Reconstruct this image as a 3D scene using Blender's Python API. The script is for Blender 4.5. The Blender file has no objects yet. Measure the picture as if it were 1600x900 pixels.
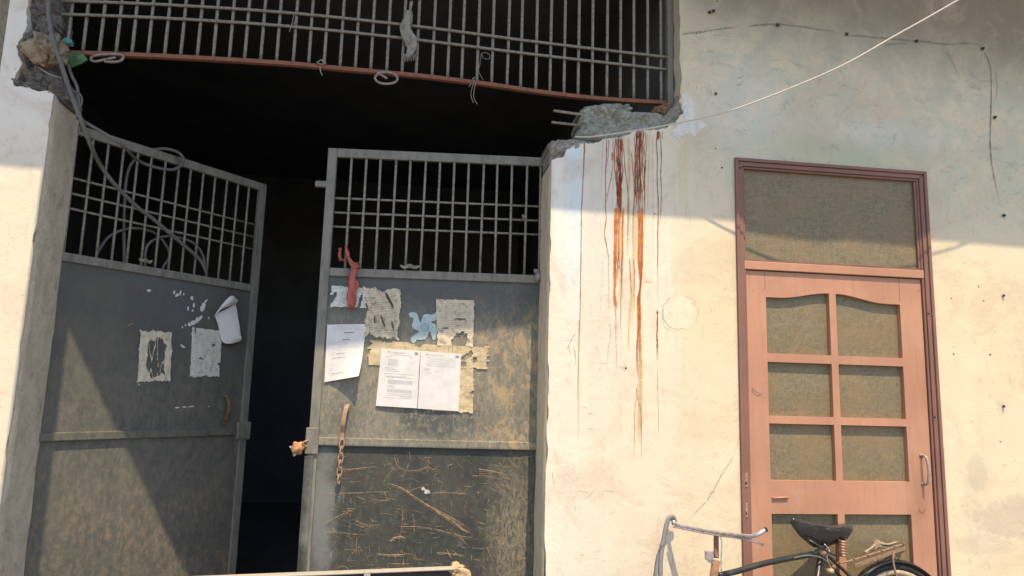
import bpy, bmesh, math, random
from mathutils import Vector, noise
from mathutils.geometry import tessellate_polygon
random.seed(7)
S = bpy.context.scene
COL = S.collection

# ------------------------------------------------------------------ camera
F_PX = 1117.885
AX = Vector((0.99000267, -0.1384395, 0.02700408))      # image right
AY = Vector((-0.04707944, -0.14385954, 0.9884776))     # image up
AZ = Vector((0.13295955, 0.9798668, 0.14893898))       # view direction
CAM = Vector((0, -3.5, 1.5))
from mathutils import Matrix
cd = bpy.data.cameras.new('camera'); cam = bpy.data.objects.new('camera', cd); COL.objects.link(cam)
m = Matrix.Identity(4)
for i in range(3):
    m[i][0] = AX[i]; m[i][1] = AY[i]; m[i][2] = -AZ[i]; m[i][3] = CAM[i]
cam.matrix_world = m
cd.sensor_width = 36; cd.lens = F_PX / 1600 * 36; cd.clip_start = .05; cd.clip_end = 2000
S.camera = cam

# ------------------------------------------------------------------ light
SUN = Vector((0.165, -1.0, 2.2)).normalized()
W = bpy.data.worlds.new('World'); S.world = W; W.use_nodes = True
nt = W.node_tree
sky = nt.nodes.new('ShaderNodeTexSky'); sky.sky_type = 'NISHITA'; sky.sun_disc = False
sky.sun_elevation = math.asin(SUN.z); sky.sun_rotation = math.atan2(SUN.x, SUN.y)
sky.dust_density = 1.2; sky.air_density = 1.0; sky.ozone_density = 0.6
bg = nt.nodes['Background']; bg.inputs[1].default_value = 0.125
nt.links.new(sky.outputs[0], bg.inputs[0])
sl = bpy.data.lights.new('sun', 'SUN'); sl.energy = 3.0; sl.angle = math.radians(.4); sl.color = (1, .82, .56)
so = bpy.data.objects.new('sun', sl); COL.objects.link(so)
so.rotation_euler = SUN.to_track_quat('Z', 'Y').to_euler(); so.location = (2, -6, 12)
S.view_settings.view_transform = 'Standard'; S.view_settings.look = 'None'
S.view_settings.exposure = 1.04; S.view_settings.gamma = 1
S.render.resolution_x = 1024; S.render.resolution_y = 576

# ------------------------------------------------------------------ placing helpers
def ray(x, y): return AZ * F_PX + AX * (x - 800) - AY * (y - 450)
def P(x, y, Y=0.0):
    d = ray(x, y); return CAM + d * ((Y - CAM.y) / d.y)
def PZ(x, y, Z):
    d = ray(x, y); return CAM + d * ((Z - CAM.z) / d.z)
def PPL(x, y, p0, n):
    d = ray(x, y); return CAM + d * ((p0 - CAM).dot(n) / d.dot(n))
def V(*a): return Vector(a)
def nz(x, y=0, z=0): return noise.noise(Vector((x, y, z)))

# ------------------------------------------------------------------ objects
def tag(o, label=None, cat=None, group=None, kind=None):
    if label: o['label'] = label
    if cat: o['category'] = cat
    if group: o['group'] = group
    if kind: o['kind'] = kind
    return o
def thing(name, loc, label, cat, group=None):
    o = bpy.data.objects.new(name, None); COL.objects.link(o); o.location = loc
    o.empty_display_size = .1
    return tag(o, label, cat, group)
def wloc(o):
    v = Vector((0, 0, 0))
    while o: v = v + Vector(o.location); o = o.parent
    return v
class MB:
    def __init__(s): s.v = []; s.f = []; s.a = []; s.sm = []
    def add(s, vs, fs, al=None, smooth=False):
        b = len(s.v); s.v += [Vector(v) for v in vs]; s.f += [tuple(i + b for i in f) for f in fs]
        s.a += (al if al else [1.0] * len(vs)); s.sm += [smooth] * len(fs); return s
    def box(s, c, h, R=None):
        c = Vector(c); vs = []
        for x in (-1, 1):
            for y in (-1, 1):
                for z in (-1, 1):
                    p = Vector((x * h[0], y * h[1], z * h[2]))
                    if R: p = R @ p
                    vs.append(c + p)
        return s.add(vs, [(0, 1, 3, 2), (4, 6, 7, 5), (0, 4, 5, 1), (2, 3, 7, 6), (0, 2, 6, 4), (1, 5, 7, 3)])
    def mm(s, a, b):
        a = Vector(a); b = Vector(b); return s.box((a + b) / 2, (b - a) / 2)
    def tube(s, pts, r, n=8, closed=False, flat=1.0):
        pts = [Vector(p) for p in pts]; N = len(pts)
        if not hasattr(r, '__len__'): r = [r] * N
        up = None; vs = []; fs = []
        for i, p in enumerate(pts):
            if closed: t = pts[(i + 1) % N] - pts[i - 1]
            else: t = pts[min(i + 1, N - 1)] - pts[max(i - 1, 0)]
            if t.length < 1e-9: t = Vector((0, 0, 1))
            t.normalize()
            if up is None:
                up = Vector((0, -1, 0)) if abs(t.y) < .8 else Vector((0, 0, 1))
            up = (up - t * up.dot(t)); up.normalize(); sd = t.cross(up)
            for k in range(n):
                a = 2 * math.pi * k / n
                vs.append(p + (sd * math.cos(a) + up * (math.sin(a) * flat)) * r[i])
        for i in range(N if closed else N - 1):
            j = (i + 1) % N
            for k in range(n):
                l = (k + 1) % n
                fs.append((i * n + k, i * n + l, j * n + l, j * n + k))
        if not closed:
            fs.append(tuple(reversed(range(n)))); fs.append(tuple(range((N - 1) * n, N * n)))
        return s.add(vs, fs, smooth=True)
    def prism(s, ring, holes, fn, d0, d1):
        """ring/holes: 2D points; fn(u,v,d)->world; solid between depths d0,d1"""
        loops = [ring] + list(holes)
        flat = [p for l in loops for p in l]
        tri = tessellate_polygon([[Vector((p[0], p[1], 0)) for p in l] for l in loops])
        n = len(flat)
        vs = [fn(p[0], p[1], d0) for p in flat] + [fn(p[0], p[1], d1) for p in flat]
        fs = [tuple(t) for t in tri] + [tuple(i + n for i in reversed(t)) for t in tri]
        o = 0
        for l in loops:
            for i in range(len(l)):
                j = (i + 1) % len(l)
                fs.append((o + i, o + j, o + j + n, o + i + n))
            o += len(l)
        return s.add(vs, fs)
    def build(s, name, mat, parent=None, bevel=0, alpha=False, kind=None, label=None, solid=0, loc=None, local=False):
        off = wloc(parent) if (parent and not local) else Vector((0, 0, 0))
        own = Vector(loc) if loc is not None else Vector((0, 0, 0))
        me = bpy.data.meshes.new(name)
        me.from_pydata([tuple(v - off - own) if loc is not None else tuple(v - off) for v in s.v], [], s.f)
        if not alpha:
            bm = bmesh.new(); bm.from_mesh(me); bmesh.ops.recalc_face_normals(bm, faces=bm.faces)
            bm.to_mesh(me); bm.free()
        if alpha:
            at = me.attributes.new('fade', 'FLOAT', 'POINT')
            for i, a in enumerate(s.a): at.data[i].value = a
        if len(s.sm) == len(me.polygons):
            for p_, f_ in zip(me.polygons, s.sm): p_.use_smooth = f_
        me.materials.append(mat)
        o = bpy.data.objects.new(name, me); COL.objects.link(o)
        if loc is not None: o.location = own
        if parent: o.parent = parent
        if bevel:
            b = o.modifiers.new('bevel', 'BEVEL'); b.width = bevel; b.segments = 2; b.limit_method = 'ANGLE'; b.angle_limit = .6
        if solid:
            b = o.modifiers.new('solid', 'SOLIDIFY'); b.thickness = solid; b.offset = -1
        return tag(o, label=label, kind=kind)
def smooth_path(pts, k=6):
    pts = [Vector(p) for p in pts]; out = []
    for i in range(len(pts) - 1):
        p0 = pts[max(i - 1, 0)]; p1 = pts[i]; p2 = pts[i + 1]; p3 = pts[min(i + 2, len(pts) - 1)]
        for j in range(k):
            t = j / k
            out.append(.5 * ((2 * p1) + (p2 - p0) * t + (2 * p0 - 5 * p1 + 4 * p2 - p3) * t * t + (3 * p1 - p0 - 3 * p2 + p3) * t ** 3))
    out.append(pts[-1]); return out
SN = [0]
def stroke(mb, pts, w, a=1.0, fn=None, jit=.0, taper=True, n_out=None):
    """soft edged stain ribbon lying on a plane. pts 3D, w metres"""
    pts = smooth_path(pts, 5); N = len(pts)
    n = n_out or Vector((0, -1, 0)); SN[0] += 1; lift = .00004 * (SN[0] % 60)
    vs = []; al = []; fs = []
    ph = random.random() * 99
    for i, p in enumerate(pts):
        t = (pts[min(i + 1, N - 1)] - pts[max(i - 1, 0)]).normalized(); sd = t.cross(n)
        u = i / (N - 1)
        ww = w * (.55 + .9 * abs(nz(ph + i * .45))) 
        if taper: ww *= min(1, (1 - u) * 4 + .15)
        q = p + sd * jit * nz(ph + i * .35, 5) + n * lift
        e = min(1, u * 12 + .3) * min(1, (1 - u) * 3)
        for s_, aa in ((-1, 0), (-.5, .9), (.5, .9), (1, 0)):
            vs.append(q + sd * ww * s_); al.append(a * aa * e)
    for i in range(N - 1):
        for k in range(3): fs.append((i * 4 + k, i * 4 + k + 1, i * 4 + k + 5, i * 4 + k + 4))
    mb.add(vs, fs, al)

# ------------------------------------------------------------------ materials
class NT:
    def __init__(s, name):
        s.m = bpy.data.materials.new(name); s.m.use_nodes = True; s.t = s.m.node_tree
        s.b = s.t.nodes['Principled BSDF']; s.pos = s.n('ShaderNodeNewGeometry').outputs['Position']
    def n(s, ty, **k):
        o = s.t.nodes.new(ty)
        for a, b in k.items(): setattr(o, a, b)
        return o
    def l(s, a, b): s.t.links.new(a, b)
    def val(s, x, sock):
        if isinstance(x, (int, float)): sock.default_value = x
        elif isinstance(x, tuple): sock.default_value = x if len(x) == len(sock.default_value) else x + (1,)
        else: s.l(x, sock)
    def math(s, op, a, b=0.0, clamp=False):
        o = s.n('ShaderNodeMath', operation=op, use_clamp=clamp); s.val(a, o.inputs[0]); s.val(b, o.inputs[1]); return o.outputs[0]
    def coord(s, sc):
        o = s.n('ShaderNodeVectorMath', operation='MULTIPLY'); s.l(s.pos, o.inputs[0]); o.inputs[1].default_value = sc; return o.outputs[0]
    def noise(s, scale, detail=4, rough=.6, sc=(1, 1, 1), dist=0):
        o = s.n('ShaderNodeTexNoise'); o.inputs['Scale'].default_value = scale; o.inputs['Detail'].default_value = detail
        o.inputs['Roughness'].default_value = rough; o.inputs['Distortion'].default_value = dist
        s.l(s.coord(sc), o.inputs['Vector']); return o.outputs['Fac']
    def ss(s, x, lo, hi, a=0., b=1.):
        o = s.n('ShaderNodeMapRange'); o.interpolation_type = 'SMOOTHSTEP'; s.val(x, o.inputs[0])
        o.inputs[1].default_value = lo; o.inputs[2].default_value = hi; o.inputs[3].default_value = a; o.inputs[4].default_value = b
        return o.outputs[0]
    def mix(s, f, a, b, mode='MIX'):
        o = s.n('ShaderNodeMix', data_type='RGBA', blend_type=mode)
        s.val(f, o.inputs[0]); s.val(a, o.inputs[6]); s.val(b, o.inputs[7]); return o.outputs[2]
    def blot(s, cx, cz, rx, rz, soft=.6, wob=.5, nse=None):
        """irregular stain centred at world (cx, cz)"""
        sp = s.n('ShaderNodeSeparateXYZ'); s.l(s.pos, sp.inputs[0])
        a = s.math('DIVIDE', s.math('SUBTRACT', sp.outputs[0], cx), rx); b = s.math('DIVIDE', s.math('SUBTRACT', sp.outputs[2], cz), rz)
        d = s.math('SQRT', s.math('ADD', s.math('MULTIPLY', a, a), s.math('MULTIPLY', b, b)))
        if nse is None: nse = s.noise(9, 5, .65)
        d = s.math('ADD', d, s.math('MULTIPLY', s.math('SUBTRACT', nse, .5), wob * 3))
        return s.ss(d, 1 - soft, 1 + soft * .3, 1, 0)
    def bump(s, h, strength, dist=.01, prev=None):
        o = s.n('ShaderNodeBump'); o.inputs['Strength'].default_value = strength; o.inputs['Distance'].default_value = dist
        s.l(h, o.inputs['Height'])
        if prev is not None: s.l(prev, o.inputs['Normal'])
        return o.outputs[0]
    def done(s, col, rough=.9, metal=0, nrm=None, spec=.3, coat=0):
        s.val(col, s.b.inputs['Base Color']); s.val(rough, s.b.inputs['Roughness']); s.val(metal, s.b.inputs['Metallic'])
        s.b.inputs['Specular IOR Level'].default_value = spec; s.b.inputs['Coat Weight'].default_value = coat
        if nrm is not None: s.l(nrm, s.b.inputs['Normal'])
        return s.m
def simple(name, col, var=.3, scale=30, rough=.8, metal=0, bump=.3, col2=None, spec=.3, lo=.4, hi=.7, sc=(1, 1, 1)):
    t = NT(name); n1 = t.noise(scale, 5, .65, sc); n2 = t.noise(scale * 5, 3)
    c2 = col2 or tuple(c * (1 - var) for c in col)
    c = t.mix(t.ss(n1, lo, hi), col, c2)
    c = t.mix(t.math('MULTIPLY', n2, .25), c, tuple(x * .6 for x in col))
    return t.done(c, rough, metal, t.bump(n2, bump, .002), spec)
def stain(name, col, rough=.9, nscale=60, lo=.25, hi=.55, col2=None):
    t = NT(name); at = t.n('ShaderNodeAttribute', attribute_name='fade')
    n1 = t.noise(nscale, 4); k = t.math('MULTIPLY', at.outputs['Fac'], t.ss(n1, lo, hi, .6 if name.startswith('rust') else .35, 1), True)
    tr = t.n('ShaderNodeBsdfTransparent'); mx = t.n('ShaderNodeMixShader')
    c = t.mix(t.ss(t.noise(14, 3), .4, .6), col, col2 or col)
    t.val(c, t.b.inputs['Base Color']); t.b.inputs['Roughness'].default_value = rough; t.b.inputs['Specular IOR Level'].default_value = .1
    out = t.t.nodes['Material Output']
    t.l(k, mx.inputs[0]); t.l(tr.outputs[0], mx.inputs[1]); t.l(t.b.outputs[0], mx.inputs[2]); t.l(mx.outputs[0], out.inputs[0])
    return t.m

def wall_material():
    t = NT('lime_plaster')
    big = t.noise(1.3, 6, .6); mid = t.noise(5, 6, .65, dist=.4); fine = t.noise(38, 5, .7); vfine = t.noise(160, 3); n9 = t.noise(7, 6, .7)
    vert = t.noise(6, 4, .6, (3.2, 1, .14))
    c = t.mix(t.ss(big, .35, .65), (.71, .61, .44), (.68, .57, .39))
    c = t.mix(t.math('MULTIPLY', t.ss(mid, .45, .7), .30), c, (.62, .50, .38))
    sp = t.n('ShaderNodeSeparateXYZ'); t.l(t.pos, sp.inputs[0]); X, Z = sp.outputs[0], sp.outputs[2]
    # whiter, bluish and grey coats of paint beside the gate opening
    def band(x0, x1, s_=.012, wob=.02):
        xx = t.math('ADD', X, t.math('MULTIPLY', t.math('SUBTRACT', vert, .5), wob))
        return t.math('MULTIPLY', t.ss(xx, x0 - s_, x0 + s_), t.ss(xx, x1 - s_, x1 + s_, 1, 0))
    c = t.mix(t.math('MULTIPLY', band(.60, 1.32, .05, .2), .6), c, (.74, .675, .56))
    c = t.mix(t.math('MULTIPLY', band(.68, .735), t.ss(Z, 1.9, 2.5, .1, .5)), c, (.78, .80, .80))
    c = t.mix(t.math('MULTIPLY', band(.735, .83, .01, .01), t.ss(Z, 1.6, 2.5, .15, .8)), c, (.62, .72, .74))
    c = t.mix(t.math('MULTIPLY', band(.85, 1.04, .01, .01), t.ss(Z, .9, 2.6, .1, .55)), c, (.64, .61, .56))
    c = t.mix(t.math('MULTIPLY', band(-3, -1.7, .05, .02), t.ss(Z, 2.3, 2.9, .2, .9)), c, (.80, .76, .69))
    c = t.mix(t.math('MULTIPLY', t.math('MULTIPLY', t.ss(vert, .5, .66), band(.66, 1.5, .1, .3)), .35), c, (.78, .72, .61))
    # upper right: damp grey green film, sooty brown that also paints in overhang shade
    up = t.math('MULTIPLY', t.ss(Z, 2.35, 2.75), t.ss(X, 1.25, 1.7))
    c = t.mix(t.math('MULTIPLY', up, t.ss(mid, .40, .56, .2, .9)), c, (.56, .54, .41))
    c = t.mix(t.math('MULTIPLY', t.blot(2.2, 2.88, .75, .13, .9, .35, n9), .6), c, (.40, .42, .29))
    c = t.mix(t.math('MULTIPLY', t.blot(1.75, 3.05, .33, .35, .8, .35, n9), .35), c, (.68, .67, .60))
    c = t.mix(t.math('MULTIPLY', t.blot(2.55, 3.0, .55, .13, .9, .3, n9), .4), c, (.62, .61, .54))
    soot_shade = t.ss(t.math('ADD', t.math('ADD', Z, t.math('MULTIPLY', X, .08)), t.math('MULTIPLY', mid, .3)), 3.55, 4.15)
    c = t.mix(t.math('MULTIPLY', t.math('MULTIPLY', soot_shade, t.ss(X, 1.2, 1.5)), .85), c, (.24, .18, .13))
    c = t.mix(t.math('MULTIPLY', t.blot(2.55, 3.15, .2, .1, .9, .4, n9), .5), c, (.62, .48, .36))
    dsk = t.blot(P(1063, 488).x, P(1063, 488).z, .083, .085, .12, .06, n9)
    c = t.mix(t.math('MULTIPLY', dsk, .75), c, (.74, .66, .50))
    # fresh white plaster round the broken beam
    c = t.mix(t.math('MULTIPLY', t.blot(1.36, 2.97, .09, .12, .35, 1.1, n9), .2), c, (.76, .73, .67))
    # pinkish worn undercoat and grey patches low down
    c = t.mix(t.math('MULTIPLY', t.blot(1.15, 1.2, .45, .75, .6, .45, n9), .45), c, (.71, .57, .42))
    for bx, bz, rx, rz, a in ((3.2, .93, .30, .12, .75), (2.98, 1.17, .07, .10, .6), (3.0, .80, .2, .06, .5), (3.45, .78, .12, .08, .5), (2.93, .98, .06, .22, .35), (3.3, 1.9, .05, .1, .25)):
        c = t.mix(t.math('MULTIPLY', t.blot(bx, bz, rx, rz, .35, .5, n9), a), c, (.50, .43, .33))
    c = t.mix(t.math('MULTIPLY', t.ss(fine, .62, .74), .3), c, (.42, .36, .29))
    c = t.mix(t.math('MULTIPLY', t.ss(t.noise(17, 7, .8), .66, .74), .35), c, (.35, .30, .25))
    c = t.mix(t.math('MULTIPLY', t.ss(t.noise(2.6, 8, .78, dist=.8), .48, .62), .42), c, (.56, .43, .31))
    c = t.mix(t.math('MULTIPLY', t.ss(t.noise(10, 8, .8, (1.6, 1, .5)), .54, .64), .34), c, (.44, .38, .31))
    c = t.mix(t.math('MULTIPLY', t.math('MULTIPLY', t.ss(t.noise(6, 9, .85, (1, 1, 1.6), 1.2), .54, .62), up), .45), c, (.30, .30, .23))
    nb = t.bump(mid, .3, .02); nb = t.bump(fine, .25, .006, nb); nb = t.bump(vfine, .2, .0015, nb)
    return t.done(c, .93, 0, nb, .15)
M = {}
M['wall'] = wall_material()
def jamb_material():
    t = NT('bare_cement_jamb'); a = t.noise(9, 6, .7); b = t.noise(60, 5, .7); c = t.noise(220, 3)
    k = t.mix(t.ss(a, .4, .65), (.72, .63, .48), (.60, .52, .39)); k = t.mix(t.math('MULTIPLY', t.ss(b, .55, .7), .6), k, (.74, .70, .60))
    k = t.mix(t.math('MULTIPLY', t.ss(t.noise(22, 8, .8), .54, .64), .4), k, (.34, .29, .22)); k = t.mix(t.math('MULTIPLY', t.ss(a, .62, .7), .5), k, (.25, .16, .11))
    nb = t.bump(a, .5, .02); nb = t.bump(b, .7, .01, nb); nb = t.bump(c, .3, .002, nb)
    return t.done(k, .95, 0, nb, .15)
M['jamb'] = jamb_material()
M['jambpale'] = simple('bounce_lit_jamb', (.74, .62, .43), .25, 14, .93, 0, .5, (.60, .50, .36))  # right jamb made paler to stand in for bounced light
def concrete_material(name, c1, c2, c3):
    t = NT(name); a = t.noise(12, 7, .7); b = t.noise(55, 6, .75); v = t.n('ShaderNodeTexVoronoi'); v.inputs['Scale'].default_value = 70; t.l(t.pos, v.inputs['Vector'])
    k = t.mix(t.ss(a, .38, .62), c1, c2); k = t.mix(t.math('MULTIPLY', t.ss(b, .56, .7), .7), k, c3)
    k = t.mix(t.math('MULTIPLY', t.ss(v.outputs['Distance'], .05, .25, 1, 0), .35), k, tuple(x * .4 for x in c1))
    k = t.mix(t.math('MULTIPLY', t.ss(t.noise(14, 5, .7, (3, 1, .6)), .60, .68), .6), k, (.36, .20, .13)) if name == 'broken_concrete' else k
    vv = t.n('ShaderNodeTexVoronoi'); vv.inputs['Scale'].default_value = 38; t.l(t.pos, vv.inputs['Vector']); k = t.mix(t.math('MULTIPLY', t.ss(vv.outputs['Distance'], .2, .55), .35), k, tuple(x * .55 for x in c1))
    nb = t.bump(a, .6, .02); nb = t.bump(b, 1, .012, nb); nb = t.bump(vv.outputs['Distance'], .8, .01, nb)
    return t.done(k, .95, 0, nb, .1)
M['concrete'] = concrete_material('broken_concrete', (.37, .37, .31), (.48, .49, .42), (.24, .22, .18))
M['cementpale'] = concrete_material('pale_grey_cement', (.36, .33, .28), (.44, .41, .35), (.24, .22, .19))
M['cement'] = concrete_material('grey_cement', (.24, .225, .20), (.32, .30, .27), (.14, .13, .115))
def gate_material(name, seed, left):
    t = NT(name)
    st = t.noise(11, 8, .78, (1.4, 1.4, .8), .6); a = t.noise(2.6 + seed, 6, .65); b = t.noise(34, 7, .78, (1.2, 1.2, .7)); f = t.noise(130, 4, .7); sx = t.noise(75, 6, .8, (1, 1, .4), .5); n9 = t.noise(8, 7, .75)
    sp = t.n('ShaderNodeSeparateXYZ'); t.l(t.pos, sp.inputs[0]); Z = sp.outputs[2]
    mot = t.ss(t.math('ADD', t.math('MULTIPLY', st, .45), t.math('MULTIPLY', b, .55)), .34, .72)
    if left:
        c = t.mix(t.ss(a, .4, .6), (.088, .086, .079), (.112, .108, .095))
        c = t.mix(t.math('MULTIPLY', t.blot(-1.38, 1.98, .16, .22, .8, .4, n9), .6), c, (.085, .105, .13))
        c = t.mix(t.math('MULTIPLY', mot, t.ss(Z, 1.95, 1.3, .15, .6)), c, (.27, .245, .18))
        c = t.mix(t.math('MULTIPLY', t.ss(sx, .5, .7), .15), c, (.08, .08, .08))
        c = t.mix(t.math('MULTIPLY', t.math('MULTIPLY', t.ss(b, .50, .60), t.ss(Z, 1.15, .5, .03, .7)), t.ss(a, .42, .6, .15, .9)), c, (.36, .21, .13))
    else:
        c = t.mix(t.ss(a, .4, .6), (.066, .08, .084), (.088, .095, .09))
        up = t.math('MULTIPLY', t.ss(Z, 2.05, 1.75, .12, 1), t.ss(Z, 1.215, 1.24, 0, 1))
        c = t.mix(t.math('MULTIPLY', up, t.math('ADD', t.math('MULTIPLY', mot, .6), .22)), c, (.34, .30, .21))
        c = t.mix(t.math('MULTIPLY', t.math('MULTIPLY', t.ss(sx, .46, .66), up), .4), c, (.48, .40, .27))
        c = t.mix(t.math('MULTIPLY', t.math('MULTIPLY', t.ss(st, .50, .58), t.ss(sp.outputs[0], .1, .45)), t.math('MULTIPLY', up, .5)), c, (.50, .33, .18))
        blk = t.math('MAXIMUM', t.math('MULTIPLY', t.blot(.15, 1.36, .32, .13, .7, .6, n9), .9), t.math('MULTIPLY', t.blot(-.33, 1.36, .12, .14, .7, .6, n9), .5))
        c = t.mix(t.math('MULTIPLY', blk, t.ss(b, .42, .52)), c, (.075, .08, .08))
        lowp = t.ss(Z, 1.225, 1.215)
        c = t.mix(t.math('MULTIPLY', lowp, .95), c, t.mix(t.ss(a, .4, .6), (.030, .033, .032), (.050, .050, .043)))
        c = t.mix(t.math('MULTIPLY', lowp, t.ss(mot, .3, .9, .03, .22)), c, (.25, .225, .165))
        c = t.mix(t.math('MULTIPLY', t.math('MULTIPLY', lowp, t.blot(-.42, .9, .09, .6, .8, .7, n9)), .6), c, (.24, .25, .235))
        c = t.mix(t.math('MULTIPLY', t.math('MULTIPLY', lowp, t.blot(.55, .8, .16, .5, .9, .5, n9)), t.ss(sx, .4, .6, .1, .6)), c, (.36, .31, .22))
    c = t.mix(t.math('MULTIPLY', t.ss(f, .60, .70), .3), c, (.24, .215, .165))
    nb = t.bump(a, .25, .02); nb = t.bump(b, .25, .003, nb); nb = t.bump(f, .15, .001, nb)
    return t.done(c, t.ss(b, .3, .7, .5, .8), 0, nb, .35)
M['gateL'] = gate_material('worn_black_gate_paint', 0, True)
M['gateR'] = gate_material('worn_black_gate_paint_scratched', .7, False)
M['gframe'] = simple('dusty_grey_gate_frame', (.24, .225, .19), .35, 22, .7, 0, .3, (.15, .142, .12), sc=(1, 1, .3))
M['bar'] = simple('dusty_steel_bar', (.29, .275, .235), .3, 60, .65, 0, .3, (.16, .13, .10))
M['redbar'] = simple('red_oxide_steel', (.28, .115, .065), .4, 40, .75, 0, .3, (.17, .08, .06))
M['rustiron'] = simple('rusty_iron', (.28, .16, .10), .4, 50, .85, 0, .4, (.14, .08, .06))
M['rebar'] = simple('bare_rebar', (.34, .29, .26), .4, 60, .7, 0, .4, (.20, .14, .11))
M['lugmetal'] = simple('weathered_hasp_steel', (.42, .26, .16), .4, 50, .6, 0, .3, (.26, .18, .13))
def door_material():
    t = NT('brown_door_paint'); a = t.noise(2.2, 5, .6); b = t.noise(26, 5, .65, (2, 2, .12)); f = t.noise(120, 4, .7); s_ = t.noise(45, 6, .8)
    c = t.mix(t.ss(a, .35, .65), (.50, .255, .158), (.42, .21, .132)); c = t.mix(t.math('MULTIPLY', t.ss(b, .5, .7), .22), c, (.36, .17, .11))
    c = t.mix(t.math('MULTIPLY', t.ss(s_, .66, .72), .6), c, (.22, .12, .085))
    n9 = t.noise(11, 7, .75); gz = t.noise(5, 6, .7, (1, 1, .4))
    c = t.mix(t.math('MULTIPLY', t.ss(gz, .48, .68), .35), c, (.46, .31, .22))
    c = t.mix(t.math('MULTIPLY', t.blot(2.65, 1.05, .07, .22, .9, .6, n9), .4), c, (.22, .12, .09))
    c = t.mix(t.math('MULTIPLY', t.ss(t.noise(28, 8, .85, (1, 1, .5)), .62, .68), .55), c, (.26, .15, .11))
    c = t.mix(t.math('MULTIPLY', t.ss(t.noise(9, 7, .75, (4, 1, .3)), .54, .66), .28), c, (.28, .155, .11))
    c = t.mix(t.math('MULTIPLY', t.ss(t.noise(60, 6, .85), .66, .70), .7), c, (.60, .45, .33))
    nb = t.bump(b, .25, .003); nb = t.bump(f, .2, .001, nb)
    return t.done(c, t.ss(gz, .3, .7, .45, .75), 0, nb, .35)
M['door'] = door_material()
t = NT('dark_brown_frame_paint'); a = t.noise(3, 5, .6); b = t.noise(24, 5, .7, (2, 2, .15))
c = t.mix(t.ss(a, .35, .65), (.25, .125, .095), (.20, .105, .08)); c = t.mix(t.math('MULTIPLY', t.ss(b, .52, .68), .35), c, (.19, .095, .08))
M['frame'] = t.done(c, .55, 0, t.bump(b, .2, .002), .35)
def fabric_material():
    t = NT('woven_brown_mesh'); v = t.noise(380, 3, .6, (1, 1, .1)); h = t.noise(380, 3, .6, (.1, 1, 1)); a = t.noise(4, 5, .6); w = t.noise(40, 5, .7, (.3, 1, 1))
    k = t.math('MULTIPLY', t.math('ADD', v, h), .5)
    c = t.mix(t.ss(k, .36, .64), (.125, .10, .058), (.25, .205, .125)); c = t.mix(t.math('MULTIPLY', t.ss(a, .42, .6), .45), c, (.25, .165, .085))
    c = t.mix(t.math('MULTIPLY', t.ss(w, .5, .7), .3), c, (.30, .24, .14))
    return t.done(c, .6, 0, t.bump(k, .3, .001), .3, .1)
M['fabric'] = fabric_material()
M['nail'] = simple('dark_rust_nail', (.06, .05, .045), .3, 60)
M['paper'] = simple('white_paper', (.74, .71, .68), .1, 12, .85, 0, .3)
M['paperold'] = simple('stained_old_paper', (.66, .57, .42), .4, 45, .9, 0, .8, (.36, .26, .17), lo=.52, hi=.68)
M['papergreen'] = simple('pale_old_paper', (.66, .67, .60), .3, 40, .9, 0, .6, (.45, .42, .33), lo=.5, hi=.7)
M['paperwhite'] = simple('weathered_white_paper', (.70, .67, .60), .3, 40, .9, 0, .8, (.50, .44, .35), lo=.52, hi=.68)
M['papertan'] = simple('tan_glued_paper', (.62, .50, .32), .25, 30, .9, 0, .5, (.45, .34, .20))
M['paperrust'] = simple('peeling_paper', (.68, .60, .46), .3, 35, .9, 0, .8, (.45, .30, .19), lo=.54, hi=.7)
M['ink'] = simple('grey_print', (.30, .30, .32), .1, 30)
M['inkred'] = simple('red_print', (.78, .40, .30), .1, 30)
M['inklight'] = simple('light_grey_print', (.52, .52, .54), .1, 30)
M['sticker'] = simple('light_blue_vinyl', (.46, .57, .56), .15, 25, .6, 0, .1)
M['stickline'] = simple('teal_print', (.16, .36, .42), .1, 25)
M['cable'] = simple('grey_cable_sheath', (.16, .155, .15), .2, 30, .55, 0, .1)
M['cablewhite'] = simple('white_service_cable', (.62, .56, .50), .1, 30, .6, 0, .1)
M['clothred'] = simple('red_cloth', (.46, .14, .11), .35, 30, .95, 0, .8, (.34, .07, .06), sc=(1, 1, .3))
M['clothgrey'] = simple('dirty_grey_rag', (.33, .31, .26), .4, 30, .95, 0, .8, (.18, .16, .13))
M['clothtan'] = simple('tan_crumpled_rag', (.36, .29, .20), .4, 25, .95, 0, .8, (.18, .14, .10))
M['clothteal'] = simple('teal_rag', (.14, .36, .32), .4, 25, .95, 0, .8)
M['clothgreen'] = simple('green_plastic_scrap', (.10, .22, .10), .4, 25, .7, 0, .6)
M['brick'] = simple('pink_brick', (.42, .24, .19), .35, 30, .95, 0, .9, (.30, .18, .15))
M['orangerag'] = simple('orange_brown_rag', (.55, .28, .13), .4, 40, .95, 0, .8, (.35, .17, .09))
M['dullsteel'] = simple('dull_steel', (.42, .38, .33), .4, 60, .5, .3, .2, (.22, .18, .15))
M['steelwhite'] = simple('bright_zinc', (.6, .6, .66), .2, 40, .4, .3, .1)
M['interior'] = simple('shade_dark_interior_plaster', (.15, .15, .15), .3, 2, .95, 0, .3)  # dark colour stands in for the unlit depth of the room
M['slab'] = simple('overhang_plaster', (.34, .29, .24), .3, 3, .95, 0, .3)
M['ground'] = simple('dusty_street', (.22, .205, .19), .3, 2, .95, 0, .5)
M['blackpaint'] = simple('black_enamel', (.018, .019, .02), .3, 40, .35, 0, .1, (.06, .05, .045), .5, .5, .7)
M['vinyl'] = NT('black_saddle_vinyl').m
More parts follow.
